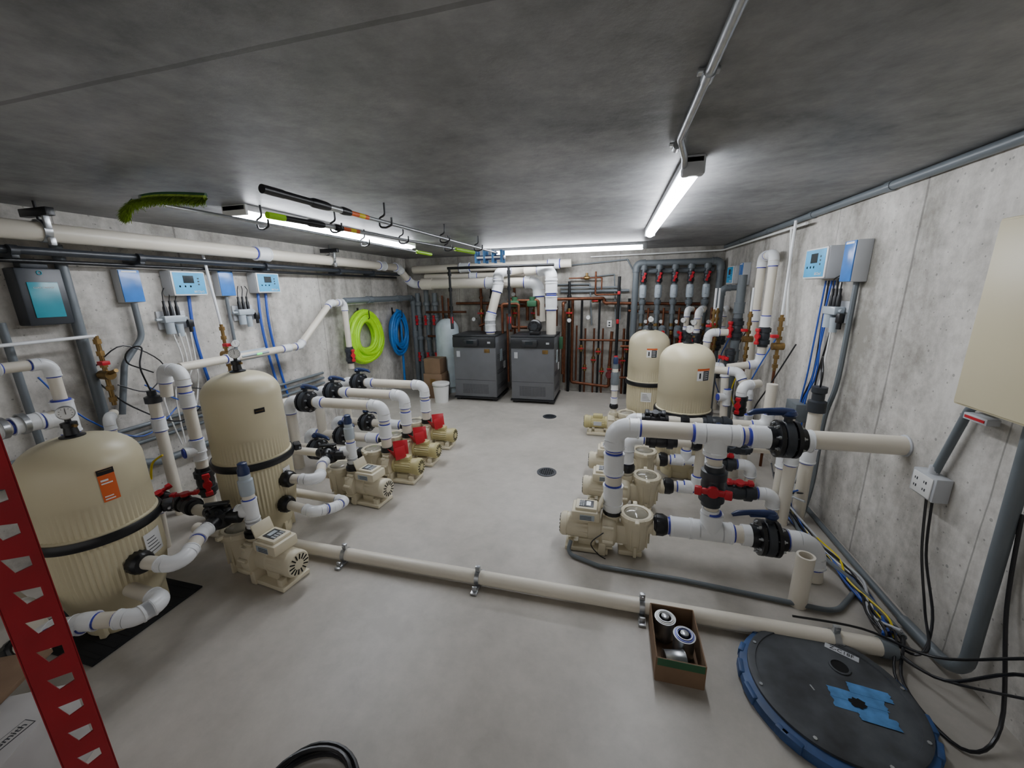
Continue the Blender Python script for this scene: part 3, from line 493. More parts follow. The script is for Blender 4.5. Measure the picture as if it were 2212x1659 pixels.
for i in range(5):
    x=.46+.235*i
    g=G(); g.cyl((x,ym,2.18),(x,ym,1.15),.034); g.lathe([(.055,0),(.055,.07)],(x,ym,2.17),(0,0,-1)); g.lathe([(.045,0),(.055,.02),(.055,.07),(.03,.08)],(x,ym,1.55),(0,0,1)); g.lathe([(.05,0),(.05,.06)],(x,ym,1.4)); t.part('branch_pipe',g,'gpvc')
    ballvalve(t,(x,ym,1.98),(0,0,1),.033,(0,-1,0),(.3,0,1),'dgrey','red')
    g=G(); g.lathe([(.05,1.66),(.056,1.70),(.056,1.82),(.05,1.86)],(x,ym-.01,0)); g.box((x,ym-.06,1.76),(.05,.03,.1),.005); t.part('flow_meter',g,'gtrans')
    g=G(); g.cyl((x,ym,1.45),(x,ym,.95),.02); g.m(1).lathe([(.035,0),(.035,.05)],(x,ym,1.2)); g.box((x,ym-.03,1.1),(.04,.06,.06),.004); t.part('copper_branch',g,['copper','brass'])
    gauge(t,(x+.07,ym-.06,1.28),(0,-1,0),.03)
    t2=PT('check_valve_assembly','small grey valve body with copper tails below the manifold',(x+.02,6.8,1.0),'valve'); g=G(); g.lathe([(.03,-.1),(.06,-.07),(.065,0),(.06,.07),(.03,.1)],(x+.1,6.72,1.12),(0,0,1)); g.cyl((x+.1,6.72,1.12),(x+.1,6.64,1.12),.04); t2.part('valve_body',g,'gpvc'); g=G(); g.cyl((x+.1,6.72,1.0),(x+.1,6.72,1.5),.018); g.cyl((x+.1,6.72,1.1),(x+.1,6.72,.0),.018); t2.part('pipe',g,'copper'); g=G(); g.cyl((x+.1,6.64,1.12),(x+.1,6.61,1.12),.025); t2.part('knob',g,'red')
    t3=simple('grey_pipe','vertical grey pipe with red ball valve below the manifold',[([(x-.02,6.74,.0),(x-.02,6.74,1.0)],.032)],'gpvc'); ballvalve(t3,(x-.02,6.74,.55),(0,0,1),.032,(0,-1,0),(.3,0,1),'dgrey','red'); union(t3,(x-.02,6.74,.85),(0,0,1),.034,'gpvc')
for k in range(6):
    x=.35+.21*k; t=simple('copper_pipe','small vertical copper pipe with brass valve',[([(x,6.9,1.3),(x,6.9,.3),(x+.1,6.9,.24)],.018)],'copper'); ballvalve(t,(x,6.9,.7),(0,0,1),.02,(0,-1,0),(1,0,0),'brass','red')
t=simple('copper_pipe','horizontal copper headers low on the wall',[([(.15,6.83,.85),(1.5,6.83,.85)],.022),([(.15,6.83,.3),(1.5,6.83,.3)],.022),([(-.55,6.83,.95),(.3,6.83,.95)],.018)],'copper')
for x in(.12,.9,1.2,1.45):
    g=G(); g.lathe([(.05,-.06),(.065,-.03),(.065,.03),(.05,.06)],(0,-.06,0),(0,1,0)); g.box((0,0,0),(.07,.08,.18),.01); g.lathe([(.045,0),(.045,.015)],(0,0,.09)); g.lathe([(.045,-.015),(.045,0)],(0,0,-.09)); g.m(1).cyl((0,-.06,0),(0,-.15,0),.045); solo('circulator_pump','maroon inline circulator pump on copper pipe','pump',g,['maroon','dgrey'],(x,6.70,.55),group='circulators')
for (x,z,m,rr) in((-.45,.45,'copper',.016),(-.3,.6,'copper',.016),(-.15,.4,'copper',.016),(-.52,.8,'iron',.02),(-.22,.75,'iron',.018),(.2,.6,'copper',.02),(.26,.8,'iron',.022)):
    t=simple('wall_pipe','thin vertical pipe with brass valve on the back wall',[([(x,6.87,1.15+.5*(m=='iron')),(x,6.87,.0)],rr)],m); ballvalve(t,(x,6.87,z),(0,0,1),.02,(0,-1,0),(1,0,0),'brass','red')
for (x,zt,m) in((-2.35,1.9,'copper'),(-2.15,1.85,'iron'),(-1.72,1.9,'copper'),(-1.35,1.9,'copper'),(-1.08,1.85,'iron'),(-.74,1.95,'iron')):
    t=simple('wall_pipe','vertical pipe with fitting and valve behind the boilers',[([(x,6.86,.0),(x,6.86,zt)],.024)],m); ballvalve(t,(x,6.86,1.42),(0,0,1),.026,(0,-1,0),(1,0,0),'brass','red'); union(t,(x,6.86,1.7),(0,0,1),.026,m)
for (x,z) in((-2.45,1.32),(-1.7,1.75),(-.72,1.3),(-.4,1.35)):
    t=PT('dial_gauge','small round dial gauge on the pipework','gauge' and (x,6.7,z),'gauge'); gauge(t,(x,6.7,z),(0,-1,0),.035)
    g=G(); g.cyl((x,6.71,z),(x,6.84,z),.01); t.part('stem',g,'brass')
for (x,z0,z1) in((-3.6,.0,1.8),(-3.42,.0,1.9),(-3.25,.0,1.8)):
    t=simple('grey_pipe','vertical grey pipe with ball valves in the corner',[([(x,6.8,z0),(x,6.8,z1)],.045)],'gpvc'); ballvalve(t,(x,6.8,.6),(0,0,1),.04,(0,-1,0),(0,0,1),'gpvc','red'); ballvalve(t,(x,6.8,1.3),(0,0,1),.04,(0,-1,0),(0,0,1),'gpvc','red'); union(t,(x,6.8,1.6),(0,0,1),.045,'gpvc'); union(t,(x,6.8,.95),(0,0,1),.045,'gpvc')
t=simple('copper_pipe','copper pipes in the corner behind the tank',[([(-3.12,6.85,1.75),(-3.12,6.85,.0)],.02),([(-3.0,6.85,1.7),(-3.0,6.85,.0)],.02),([(-3.4,6.72,1.0),(-2.7,6.72,1.0)],.02),([(-2.85,6.88,1.6),(-2.2,6.88,1.6)],.024),([(-3.4,6.72,1.45),(-2.6,6.72,1.45)],.02)],'copper')
for z in(.5,.8,1.2): ballvalve(t,(-3.12,6.84,z),(0,0,1),.022,(0,-1,0),(1,0,0),'brass','red')
t=simple('grey_conduit','thin grey conduits looping across the wall',[([(-1.0,6.93,2.2),(.2,6.93,2.28),(.3,6.93,2.1)],.012),([(-1.0,6.93,1.9),(-.4,6.93,1.9),(-.35,6.93,1.2)],.012),([(-.9,6.93,1.78),(.25,6.93,1.78)],.024),([(-.9,6.9,1.84),(.1,6.9,1.84),(.12,6.9,1.3)],.016),([(-.55,6.93,2.0),(0.0,6.93,2.05),(.05,6.93,1.3)],.01)],'gpvc')
t=simple('brass_fitting','brass pressure reducing valve on a thin copper line',[([(-.75,6.85,2.0),(-.2,6.85,2.0),(-.2,6.85,1.8)],.012)],'copper'); g=G(); g.lathe([(.02,-.05),(.035,-.03),(.035,.03),(.02,.05)],(-.45,6.85,2.0),(1,0,0)); g.cyl((-.45,6.85,2.0),(-.45,6.85,2.08),.022); t.part('brass_valve',g,'brass')
g=G(); g.box((-1.03,6.93,2.15),(.12,.08,.14),.005); solo('junction_box','grey electrical junction box on the back wall','electrical box',g,'gpvc')
g=G(); g.m(0).box((0,0,0),(.08,.01,.12),.003); g.m(1).box((0,-.007,.02),(.03,.004,.025)); g.box((0,-.007,-.025),(.03,.004,.025)); solo('wall_outlet','white electrical outlet plate on concrete wall','outlet',g,['lwhite','dgrey'],(-.05,6.96,1.22))
# ---------------------------------------------------------------- controllers
def controller(kind,loc,rz,w,h,d,lab,texts=()):
    t=T('wall_controller',lab,'controller',loc,rz)
    if kind=='white':
        g=G(); g.box((d/2,0,0),(d,w,h),.012); t.part('enclosure',g,'lgrey'); g=G(); g.m(0).box((d+.004,0,0),(.012,w*.97,h*.96),.01); g.m(1).box((d+.011,0,0),(.003,w*.88,h*.86)); g.m(2).box((d+.013,-w*.03,h*.16),(.002,w*.3,h*.3)); g.m(3)
        for i in range(3):
            for j in range(2): g.box((d+.013,-w*.3+w*.3*i*.5,-h*.12-h*.0*j),(.002,w*.04,h*.07)); 
        for j in range(3): g.box((d+.013,w*.25,h*.2-h*.12*j),(.002,w*.05,h*.06))
        o=t.part('cover',g,['lwhite','cyan','screen','dgrey']); t.text('BECSys3',h*.12,'lwhite',FX,(d+.014,w*.22,-h*.34),parent=o)
    elif kind=='blue':
        g=G(); g.box((d/2,0,0),(d,w,h),.006); t.part('enclosure',g,'lgrey'); g=G(); g.m(0).box((d+.003,0,0),(.008,w*.96,h*.97),.003); g.m(1).box((d+.008,0,h*.44),(.002,w*.7,h*.05)); t.part('cover',g,['blue','lwhite'])
    else:
        g=G(); g.m(0).box((d/2,0,0),(d,w,h),.01); g.box((d/2,0,h/2+.03),(d*.6,w*.6,.06),.01); t.part('enclosure',g,'dgrey'); g=G(); g.box((d+.003,0,-.02),(.006,w*.66,h*.62),.002); o=t.part('display',g,'teal'); g=G(); g.torus((d+.002,-.0,h*.42),(1,0,0),.012,.003); t.part('logo_ring',g,'teal'); t.text('CLEAR COMFORT',.013,'lwhite',FX,(d+.007,0,h*.16),parent=o)
    return t
xl=-3.9
controller('black',(xl,1.83,1.84),0,.23,.38,.12,'dark grey wall controller with teal display panel')
controller('blue',(xl,2.37,1.915),0,.15,.26,.08,'slim blue-faced electrical box on concrete wall'); controller('white',(xl,2.8,1.94),0,.31,.22,.12,'pale controller with bright blue keypad face')
controller('blue',(xl,3.2,1.95),0,.16,.26,.08,'slim blue-faced electrical box on concrete wall'); controller('white',(xl,3.66,1.955),0,.31,.22,.12,'pale controller with bright blue keypad face')
controller('white',(1.675,3.69,1.985),pi,.36,.24,.13,'grey controller with bright blue keypad face'); controller('blue',(1.675,3.31,1.975),pi,.14,.28,.095,'slim blue-faced electrical box on concrete wall')
controller('white',(1.675,6.1,1.97),pi,.3,.24,.12,'grey controller with bright blue keypad face'); controller('blue',(1.675,5.75,1.97),pi,.14,.28,.09,'slim blue-faced electrical box on concrete wall')
def probe(loc,rz):
    t=T('flow_cell','chemical probe flow cell with black probes on the wall','water sensor',loc,rz); g=G(); g.box((.01,0,.02),(.02,.24,.16),.004); t.part('bracket',g,'lgrey')
    g=G(); g.box((.06,-.02,.03),(.07,.18,.06),.01); g.lathe([(.035,-.1),(.035,.0)],(.06,-.06,0)); g.lathe([(.025,-.13),(.03,-.02)],(.06,.02,0)); g.cyl((.06,-.16,.03),(.06,.1,.03),.012); t.part('cell_body',g,'gtrans')
    for k in range(3):
        g=G(); g.m(0).lathe([(.016,0),(.016,.07),(.01,.09),(.01,.13)],(.06,-.07+.05*k,.06)); g.m(1).sweep(fillet([(.06,-.07+.05*k,.19),(.07,-.07+.06*k,.26),(.03,-.02+.04*k,.3)],.03)[0],.004,6); t.part('probe',g,['black','black'])
    g=G(); g.box((.07,.11,-.02),(.04,.05,.07),.008); g.cyl((.07,.11,-.1),(.07,.11,-.05),.016); t.part('valve',g,'black')
probe((xl,2.66,1.6),0); probe((xl,3.38,1.62),0); probe((1.675,3.45,1.6),pi); 
def cable(name,lab,pts,r,m,br=.08,cat='cable'):
    g=G(); g.sweep(fillet(pts,br)[0],r,10); return solo(name,lab,cat,g,m)
def smooth_pts(pts,n=6):
    P=[V(p) for p in pts]; P=[P[0]]+P+[P[-1]]; out=[]
    for i in range(1,len(P)-2):
        for k in range(n):
            t=k/n; a,b,c,d=P[i-1],P[i],P[i+1],P[i+2]
            out.append(.5*((2*b)+(c-a)*t+(2*a-5*b+4*c-d)*t*t+(3*b-a-3*c+d)*t**3))
    out.append(P[-2]); return out
def scable(name,lab,pts,r,m,cat='cable'):
    g=G(); g.sweep(smooth_pts(pts),r,8); return solo(name,lab,cat,g,m)
cable('grey_conduit','grey flexible conduit curving down from a blue box',[(-3.84,2.37,1.78),(-3.84,2.37,1.5),(-3.84,2.2,1.3),(-3.84,2.1,.9)],.022,'gpvc',.15,'conduit')
for yy,zz in((2.83,1.83),(3.58,1.84),(3.68,1.84)): scable('blue_cable','bundled blue cables dropping down the wall',[(-3.86,yy,zz),(-3.86,yy-.02,1.5),(-3.86,yy+.01,1.1),(-3.86,yy+.08,.6)],.014,'bluec')
cable('grey_conduit','grey conduit dropping from a blue box',[(-3.86,3.2,1.82),(-3.86,3.2,1.0)],.016,'gpvc',cat='conduit')
for xo,yy,rr in((-3.85,1.99,.034),(-3.86,1.62,.022)): cable('grey_conduit','vertical grey PVC conduit fixed to the wall',[(xo,yy,2.2 if rr>.03 else 1.68),(xo,yy,.5),(xo,yy+.3,.4),(xo,yy+1.2,.4)],rr,'gpvc',cat='conduit')
for k in range(3): cable('grey_conduit','grey conduit running low along the wall',[(-3.86,1.3,.62+.07*k),(-3.86,4.4,.62+.07*k)],.017,'gpvc',cat='conduit')
for k in range(4): scable('clear_tube','thin pale tube hanging from the flow cell',[(-3.82,2.6+.05*k,1.5),(-3.82,2.62+.04*k,1.2),(-3.8,2.4+.1*k,1.0),(-3.8,2.45+.03*k,.5)],.006,'lwhite',cat='tube')
scable('black_cable','thin black cable looping across the wall',[(-3.84,2.0,1.3),(-3.8,2.2,1.45),(-3.8,2.45,1.25),(-3.8,2.3,1.05),(-3.8,2.1,1.15)],.005,'black')
for k in range(4): scable('black_cable','thin dark cable sagging behind the filters',[(-3.84,1.7+.3*k,1.3-.1*k),(-3.78,1.85+.3*k,.95),(-3.75,2.15+.3*k,.7+.03*k),(-3.82,2.5+.3*k,.85)],.006,'black' if k%2 else 'bluec')
scable('yellow_tube','short yellow tube by the filter tank',[(-3.0,1.7,.62),(-2.95,1.7,.74),(-2.87,1.72,.80)],.007,'yellow',cat='tube')
for yy,x in((2.02,-3.75),(3.0,-3.75)):
    t=PT('water_feed','thin white pipe feeding a brass valve assembly',(x,yy,1.0)); run(t,[(x,yy-.05,2.3),(x,yy,1.55)] if yy>2.5 else [(x,.6,1.53),(x,yy,1.55)],.012,'white','white',primer=False,elbows=False)
    g=G(); z=1.55
    for k in range(6): g.hexp((x,yy,z-.06-k*.09),(0,0,1),.026,.035); g.cyl((x,yy,z-.09-k*.09),(x,yy,z-k*.09),.015)
    g.lathe([(.035,-.05),(.035,.05)],(x,yy,z-.3),(1,0,0)); g.cyl((x,yy,z-.3),(x+.12,yy,z-.26),.014); t.part('brass_valve',g,'brass'); g=G(); g.box((x+.06,yy-.03,z-.2),(.06,.05,.03),.004); t.part('valve_handle',g,'red')
# hoses
def coil(name,lab,c,ry,rz,n,rh,m,tail=None):
    t=T(name,lab,'hose',c); g=G(); pts=[]; N=n*30; rnd=random.Random(5); ks=[1-.62*((i*.618)%1) for i in range(n+2)]; xs=[rnd.uniform(.035,.16) for i in range(n+2)]; ys=[rnd.uniform(-.03,.03) for i in range(n+2)]
    for i in range(N+1):
        a=2*pi*i/30; j=i/30; q=int(j); f=j-q; f=f*f*(3-2*f); k=ks[q]*(1-f)+ks[q+1]*f; x=xs[q]*(1-f)+xs[q+1]*f; yo=ys[q]*(1-f)+ys[q+1]*f
        pts.append(V((x+.0,yo+ry*k*math.sin(a)*(1-.12*math.cos(a)),rz*k*math.cos(a)+rz*(1-k)*.45)))
    if tail: pts+=[pts[-1]+V((0,.06,-.2)),pts[-1]+V((0,.02,-1.25))]
    g.sweep(pts,rh,10); t.part('hose_coil',g,m); g=G(); g.sweep(fillet([(0.01,0,rz*.95),(.12,0,rz*.72),(.2,0,rz*.72),(.2,0,rz*1.02)],.03)[0],.008); g.box((.006,0,rz*.95),(.012,.03,.14),.002); t.part('hook',g,'black')
coil('pool_hose','bright green vacuum hose coiled on a wall hook',(-3.895,5.36,1.10),.47,.45,16,.03,'green'); coil('pool_hose','blue vacuum hose coiled on a wall hook',(-3.895,6.35,1.05),.33,.46,9,.022,'bhose',True)
# ---------------------------------------------------------------- lights
def fixture(loc,rz,two,lab):
    t=T('light_fixture',lab,'ceiling light',loc,rz); L=2.44
    if two:
        g=G(); g.box((0,0,-.02),(.2,L,.04),.006); g.box((0,-L/2+.01,-.035),(.21,.02,.07),.004); g.box((0,L/2-.01,-.035),(.21,.02,.07),.004); t.part('housing',g,'lwhite')
        for x in(-.055,.055): g=G(); g.cyl((x,-L/2+.03,-.06),(x,L/2-.03,-.06),.02); t.part('light_tube',g,'tube')
    else:
        g=G(); g.m(0).box((0,0,-.02),(.1,L,.04),.008); 
        for s in(-1,1): g.box((0,s*(L/2-.03),-.045),(.105,.06,.09),.012)
        t.part('housing',g,['lgrey']); g=G(); g.cyl((0,-L/2+.055,-.055),(0,L/2-.055,-.055),.043,seg=24); t.part('light_tube',g,'tube')
fixture((.35,3.42,2.44),0,False,'long white tube light fixture mounted along the ceiling'); fixture((-2.6,3.55,2.44),0,True,'white twin-tube strip light mounted on the ceiling'); fixture((-.8,5.95,2.44),pi/2,False,'white strip light mounted across the ceiling near the back')
g=G(); g.sweep(fillet([(.24,-.9,2.42),(.24,1.9,2.42),(.29,2.1,2.40),(.31,2.24,2.39)],.1)[0],.014,12); 
for yy in(.4,1.4,2.0): g.box((.24,yy,2.43),(.06,.025,.012),.002); g.cyl((.24,yy-.025,2.42),(.24,yy+.025,2.42),.018)
solo('metal_conduit','galvanised steel conduit clipped to the ceiling leading to the light','conduit',g,'steel')
g=G(); g.cyl((1.645,-1.5,2.41),(1.645,6.9,2.41),.026)
for k in range(8): g.cyl((1.645,-.9+k,2.41),(1.645,-.84+k,2.41),.031)
solo('grey_conduit','long grey conduit fixed in the corner of wall and ceiling','conduit',g,'gpvc')
cable('thin_conduit','thin white conduit running along the wall top',[(1.6,4.1,2.34),(1.6,6.85,2.36),(-.4,6.9,2.34)],.012,'lwhite',cat='conduit')
def pole(lab,p,q,grip,fs=(.28,.62)):
    t=T('pool_pole',lab,'pool pole',p,world=True); p=V(p); q=V(q); d=(q-p).normalized(); g=G(); g.cyl(p+d*.5,q,.013); t.part('shaft',g,'steel')
    g=G(); g.m(0).cyl(p,p+d*.12,.021); g.m(1).cyl(p+d*.12,p+d*.32,.019); g.m(1).lathe([(.02,0),(.026,.02),(.024,.12),(.02,.14)],p+d*.3,d,14); g.m(3).cyl(p+d*.44,p+d*.56,.0175); g.m(1).lathe([(.02,0),(.025,.02),(.02,.08)],p+d*.54,d,14); g.m(2).cyl(p+d*.62,p+d*.8,.0145); g.m(4).cyl(p+d*.70,p+d*.76,.0150); t.part('grip',g,[grip,'black','orange','steel','yellow'])
    for f in fs:
        c=p.lerp(q,f); g=G(); x,y,z=c; g.sweep(fillet([(x,y,2.44),(x,y,z+.05),(x-.05,y,z+.03),(x-.05,y,z-.03),(x,y,z-.035),(x+.05,y,z-.02),(x+.05,y,z+.03)],.025)[0],.007,8); t.part('ceiling_hook',g,'black')
    return t,q,d
t,q,d=pole('telescopic aluminium pole with black grip hung under the ceiling',(-1.62,1.62,2.31),(-1.53,5.2,2.31),'black',(.28,.55,.8))
t,q,d=pole('telescopic pole with lime green tip hung under the ceiling',(-2.12,2.13,2.31),(-1.8,4.9,2.31),'green',(.2,.5,.8)); g=G(); g.cyl(q-d*.4,q+d*.1,.022); t.part('net_frame',g,'green')
t=T('pool_brush','pole brush with curved head of green bristles hung under ceiling','pool brush',(-2.42,1.72,2.31),world=True); g=G(); g.cyl((-2.45,1.66,2.32),(-2.4,4.95,2.31),.013); t.part('shaft',g,'steel')
for yy in(2.4,3.6): g=G(); x=-2.44; z=2.315; g.sweep(fillet([(x,yy,2.44),(x,yy,z+.05),(x-.05,yy,z+.03),(x-.05,yy,z-.03),(x,yy,z-.035),(x+.05,yy,z-.02),(x+.05,yy,z+.03)],.025)[0],.007,8); t.part('ceiling_hook',g,'black')
g=G(); g.cyl((-2.4,4.6,2.311),(-2.4,5.0,2.311),.02); t.part('pole_end',g,'green')
def bz(f): return V((-2.86+.82*f,1.84-.16*f-.10*math.sin(pi*f),2.30+.025*math.sin(pi*f)+.012*f))
g=G(); g.sweep([bz(i/20) for i in range(21)],.013,8)
for i in range(6000):
    f=random.random(); b=bz(f)+V((0,random.uniform(-.015,.015),0)); dd=V((random.gauss(0,.16),-.75+random.gauss(0,.3),-.75+random.gauss(0,.2))).normalized(); L=.05*random.uniform(.7,1.1); s=V((1,random.uniform(-.5,.5),0)).normalized()*.0022
    a1=g.bm.verts.new(b-s); a2=g.bm.verts.new(b+s); a3=g.bm.verts.new(b+dd*L+s*.5); a4=g.bm.verts.new(b+dd*L-s*.5); g.face([a1,a2,a3,a4])
o=t.part('bristles',g,'grass'); g=G(); g.box((-2.45,1.69,2.335),(.05,.12,.02),.006); t.part('bracket',g,'lgrey'); g=G(); g.sweep([bz(i/20)+V((0,.006,.015)) for i in range(21)],.010,8); t.part('brush_back',g,'dgreen')
t=T('vacuum_head','blue and white vacuum head hanging at the end of a pole','pool vacuum head',(-1.66,5.28,2.26)); g=G(); g.box((0,0,0),(.42,.12,.06),.015); t.part('head',g,'navy')
for x in(-.18,-.06,.06,.18): g=G(); g.cyl((x,-.06,-.07),(x,-.06,.09),.02); g.cyl((x,.06,-.07),(x,.06,.09),.02); t.part('roller',g,'tape')
g=G(); g.box((0,-.07,0),(.34,.01,.025),.002); g.cyl((0,0,.02),(0,0,.12),.02); t.part('handle_socket',g,'lwhite')
# ---------------------------------------------------------------- right wall things
t=T('electrical_panel','large tan metal electrical panel mounted on concrete wall','electrical panel',(1.672,1.70,1.68)); g=G(); g.box((-.08,0,0),(.16,.84,.78),.006); t.part('enclosure',g,'tan'); g=G(); g.box((-.163,0,0),(.008,.82,.76),.003); g.m(1).lathe([(.02,0),(.02,.02)],(-.165,-.3,0),(-1,0,0)); o=t.part('door',g,['tan','steel'])
g=G()
for k in range(4): g.box((-.169,.2-.05*k,.33),(.004,.012,.008))
t.part('indicator_light',g,'led',parent=o)
t=T('outlet_box','grey outlet box with white double socket on conduit','electrical outlet',(1.673,2.3,.80)); g=G(); g.box((-.035,0,0),(.07,.16,.13),.006); g.lathe([(.022,0),(.022,.04)],(-.035,0,.065)); t.part('box',g,'lgrey'); g=G(); g.m(0).box((-.073,0,0),(.006,.13,.11),.003); g.m(1)
for yy in(-.03,.03): 
    for zz in(.02,-.02): g.box((-.0765,yy,zz),(.002,.006,.014)); g.box((-.0765,yy+.014,zz),(.002,.004,.012))
t.part('socket_plate',g,['lwhite','dgrey'])
cable('grey_conduit','thin grey conduit between panel and outlet box',[(1.64,2.09,1.3),(1.64,2.2,1.25),(1.64,2.3,.86)],.018,'gpvc',.05,'conduit'); cable('grey_conduit','thick grey conduit bending down the wall onto the floor',[(1.63,1.90,1.3),(1.62,1.85,.05),(1.60,2.2,.04)],.028,'gpvc',.12,'conduit')
cable('grey_conduit','grey conduit running along the base of the wall',[(1.60,2.1,.04),(1.62,3.6,.03)],.018,'gpvc',.12,'conduit')
g=G(); g.box((0,0,0),(.05,.12,.03),.003); g.m(1).box((-.026,0,0),(.003,.1,.012)); solo('pull_handle','small red and steel bracket under the panel','bracket',g,['lgrey','red'],(1.63,2.12,1.22))
rc=random.Random(3)
for i,(m,rr) in enumerate((('black',.006),('black',.006),('black',.006),('bluec',.008),('yellow',.006),('bluec',.008),('gpvc',.014),('black',.007),('lwhite',.005),('bluec',.007),('black',.006),('yellow',.005),('black',.007),('bluec',.007),('black',.006),('lgrey',.008))):
    j=lambda s=.02: rc.uniform(-s,s)
    pts=[(1.46+j(),3.7-.04*i,.25+j(.05)),(1.43+j(.03),3.3,.03+.008*i),(1.47+j(.05),2.95,.02+j(.006)),(1.49+j(.05),2.7,.03+j(.012)),(1.50+j(.05),2.45,.04+j(.025)),(1.48+j(.05),2.2,.035+j(.015)),(1.45+j(.05),2.03,.05+.004*i)]
    if i<2: pts+=[(1.52,1.95-.03*i,.06+.05*i),(1.6,2.04+.05*i,.2),(1.625,2.2+.03*i,.45),(1.64,2.27+.04*i,.74)]
    elif i in(7,10): pts+=[(1.36+j(),1.8,.02),(1.42,1.55,.012),(1.58,1.62,.08),(1.64,1.8,.5),(1.645,1.86,.9)]
    elif i in(2,12): pts+=[(1.42,1.93+.03*(i>2),.06),(1.5,1.78,.1),(1.62,1.5+.12*(i>2),.35),(1.645,1.2,.6)]
    scable('electric_cable','loose cable running along the floor by the wall',pts,rr,m)
scable('black_cable','black cable looping from the wall over the floor',[(1.64,1.3,.75),(1.6,1.6,.45),(1.5,1.85,.15),(1.3,2.0,.11),(1.0,2.02,.1)],.006,'black')
cable('grey_conduit','grey flexible conduit lying on the floor from a pump',[(-.22,2.4,.1),(-.24,2.36,.02),(-.02,2.28,.02),(.5,2.27,.02),(1.3,2.2,.02),(1.5,2.42,.02)],.014,'gpvc',.15,'conduit')
scable('black_cable','thin black cable hanging on the pump',[(0.0,2.39,.2),(-.08,2.37,.12),(-.03,2.36,.05),(.02,2.36,.02)],.004,'black')
def riser(x,y,z0,z1,r,lab,m='pvc',**k):
    t=PT('pipe_riser',lab,(x,y,z0)); run(t,[(x,y,z0),(x,y,z1)],r,m,'white',**k); return t
t=riser(1.5,3.22,0,.92,.045,'cream vertical pipe with dark probe cap by the wall',coup=[(0,.6)]); g=G(); g.lathe([(.06,.9),(.06,.98),(.04,.99),(.04,1.04),(.05,1.05),(.05,1.09)],(1.5,3.22,0)); t.part('cap',g,'dgrey'); g=G(); g.sweep(smooth_pts([(1.5,3.22,1.08),(1.47,3.15,1.2),(1.52,3.3,1.3),(1.56,3.38,1.2),(1.52,3.25,1.08)]),.006,8); t.part('cable',g,'black')
t=riser(1.42,3.42,0,.8,.04,'cream vertical pipe with grey clamps by the wall',coup=[(0,.5)])
for i,m in enumerate(('bluec','black','bluec','bluec','black','lwhite')):
    yy=3.72-.045*i; j=lambda s=.03: rc.uniform(-s,s)
    scable('wall_cable','thin loose cable dropping down the wall from a controller',[(1.645,yy,1.85),(1.64,yy+j(),1.5),(1.635,yy+.02+j(.05),1.1),(1.62,yy+.05+j(.05),.8),(1.6,yy+j(.05),.3),(1.52,yy-.1,.03)],.007,m)
scable('wall_cable','grey flexible conduit dropping down the wall from a controller',[(1.645,3.30,1.85),(1.64,3.29,1.5),(1.64,3.3,1.1),(1.63,3.36,.8),(1.6,3.3,.3),(1.52,3.2,.03)],.018,'gpvc')
t=PT('pipe_riser','tall white pipe loop bending over at the top near the wall',(1.56,5.0,.8)); run(t,[(1.56,4.95,.0),(1.56,4.95,2.13),(1.56,4.62,2.13),(1.56,4.62,1.0),(1.25,4.62,.95)],.042,coup=[(0,.7),(2,.6)]); ballvalve(t,(1.56,4.62,1.3),(0,0,1),.038,(-1,-.6,0),(0,0,1),'dgrey','red')
t=PT('pipe_riser','grey and dark vertical pipes with red ball valves near the wall',(1.5,5.35,.3)); run(t,[(1.5,5.35,0),(1.5,5.35,1.95)],.05,'gpvc','gpvc',primer=False,coup=[(0,.5),(0,.8)]); run(t,[(1.35,5.6,.0),(1.35,5.6,1.8),(1.6,5.6,1.8)],.035,'gpvc','gpvc',primer=False); ballvalve(t,(1.5,5.35,1.3),(0,0,1),.045,(-1,-.6,0),(0,0,1),'dgrey','red'); ballvalve(t,(1.35,5.6,1.1),(0,0,1),.035,(-1,-.6,0),(0,0,1),'dgrey','red')
for (x,y) in((1.4,5.95),(1.55,6.2),(1.25,6.3),(1.12,5.75),(1.05,6.15)):
    t=PT('pipe_riser','white riser with stacked black and red valves by the wall',(x,y,0)); run(t,[(x,y,0),(x,y,1.5),(x+.1,y+.2,1.5)],.036,coup=[(0,.5),(0,.8)]); ballvalve(t,(x,y,1.1),(0,0,1),.036,(-1,-.6,0),(0,0,1),'dgrey','red'); ballvalve(t,(x,y,.6),(0,0,1),.036,(-1,-.6,0),(0,0,1),'dgrey','red'); gauge(t,(x-.05,y-.05,1.35),(-.5,-1,0),.035)
t=PT('pipe_line','white PVC pipe with several elbows and tees by the wall',(1.35,4.3,.5)); run(t,[(1.0,4.5,.95),(1.3,4.4,.95),(1.38,4.3,.75),(1.38,4.2,0)],.042,coup=[(2,.4)]); tee(t,(1.38,4.22,.45),(0,0,1),(-1,0,0),.04); run(t,[(1.05,5.0,.9),(1.3,4.9,.9),(1.35,4.85,0)],.042); tee(t,(1.34,4.86,.55),(0,0,1),(-1,-.2,0),.04); ballvalve(t,(1.33,4.87,1.02),(0,0,1),.035,(-1,-.4,0),(1,0,0),'dgrey','red')
t=PT('pipe_line','white pipes at the filter side with black unions',(1.0,4.9,.6)); run(t,[(.72,5.1,.5),(1.05,5.0,.5),(1.1,4.95,1.3),(1.3,4.95,1.3)],.04,coup=[(1,.5)]); union(t,(.78,5.08,.5),(1,-.2,0),.04); run(t,[(.95,3.9,.3),(1.2,3.9,.3),(1.22,3.9,.0)],.04); union(t,(.98,3.9,.3),(1,0,0),.042); run(t,[(.95,3.95,.5),(1.22,3.97,.5),(1.22,3.97,.9),(1.4,4.1,.9)],.04); union(t,(.98,3.95,.5),(1,0,0),.042); ballvalve(t,(1.22,3.97,.72),(0,0,1),.036,(-.6,-1,0),(0,0,1),'black','red')
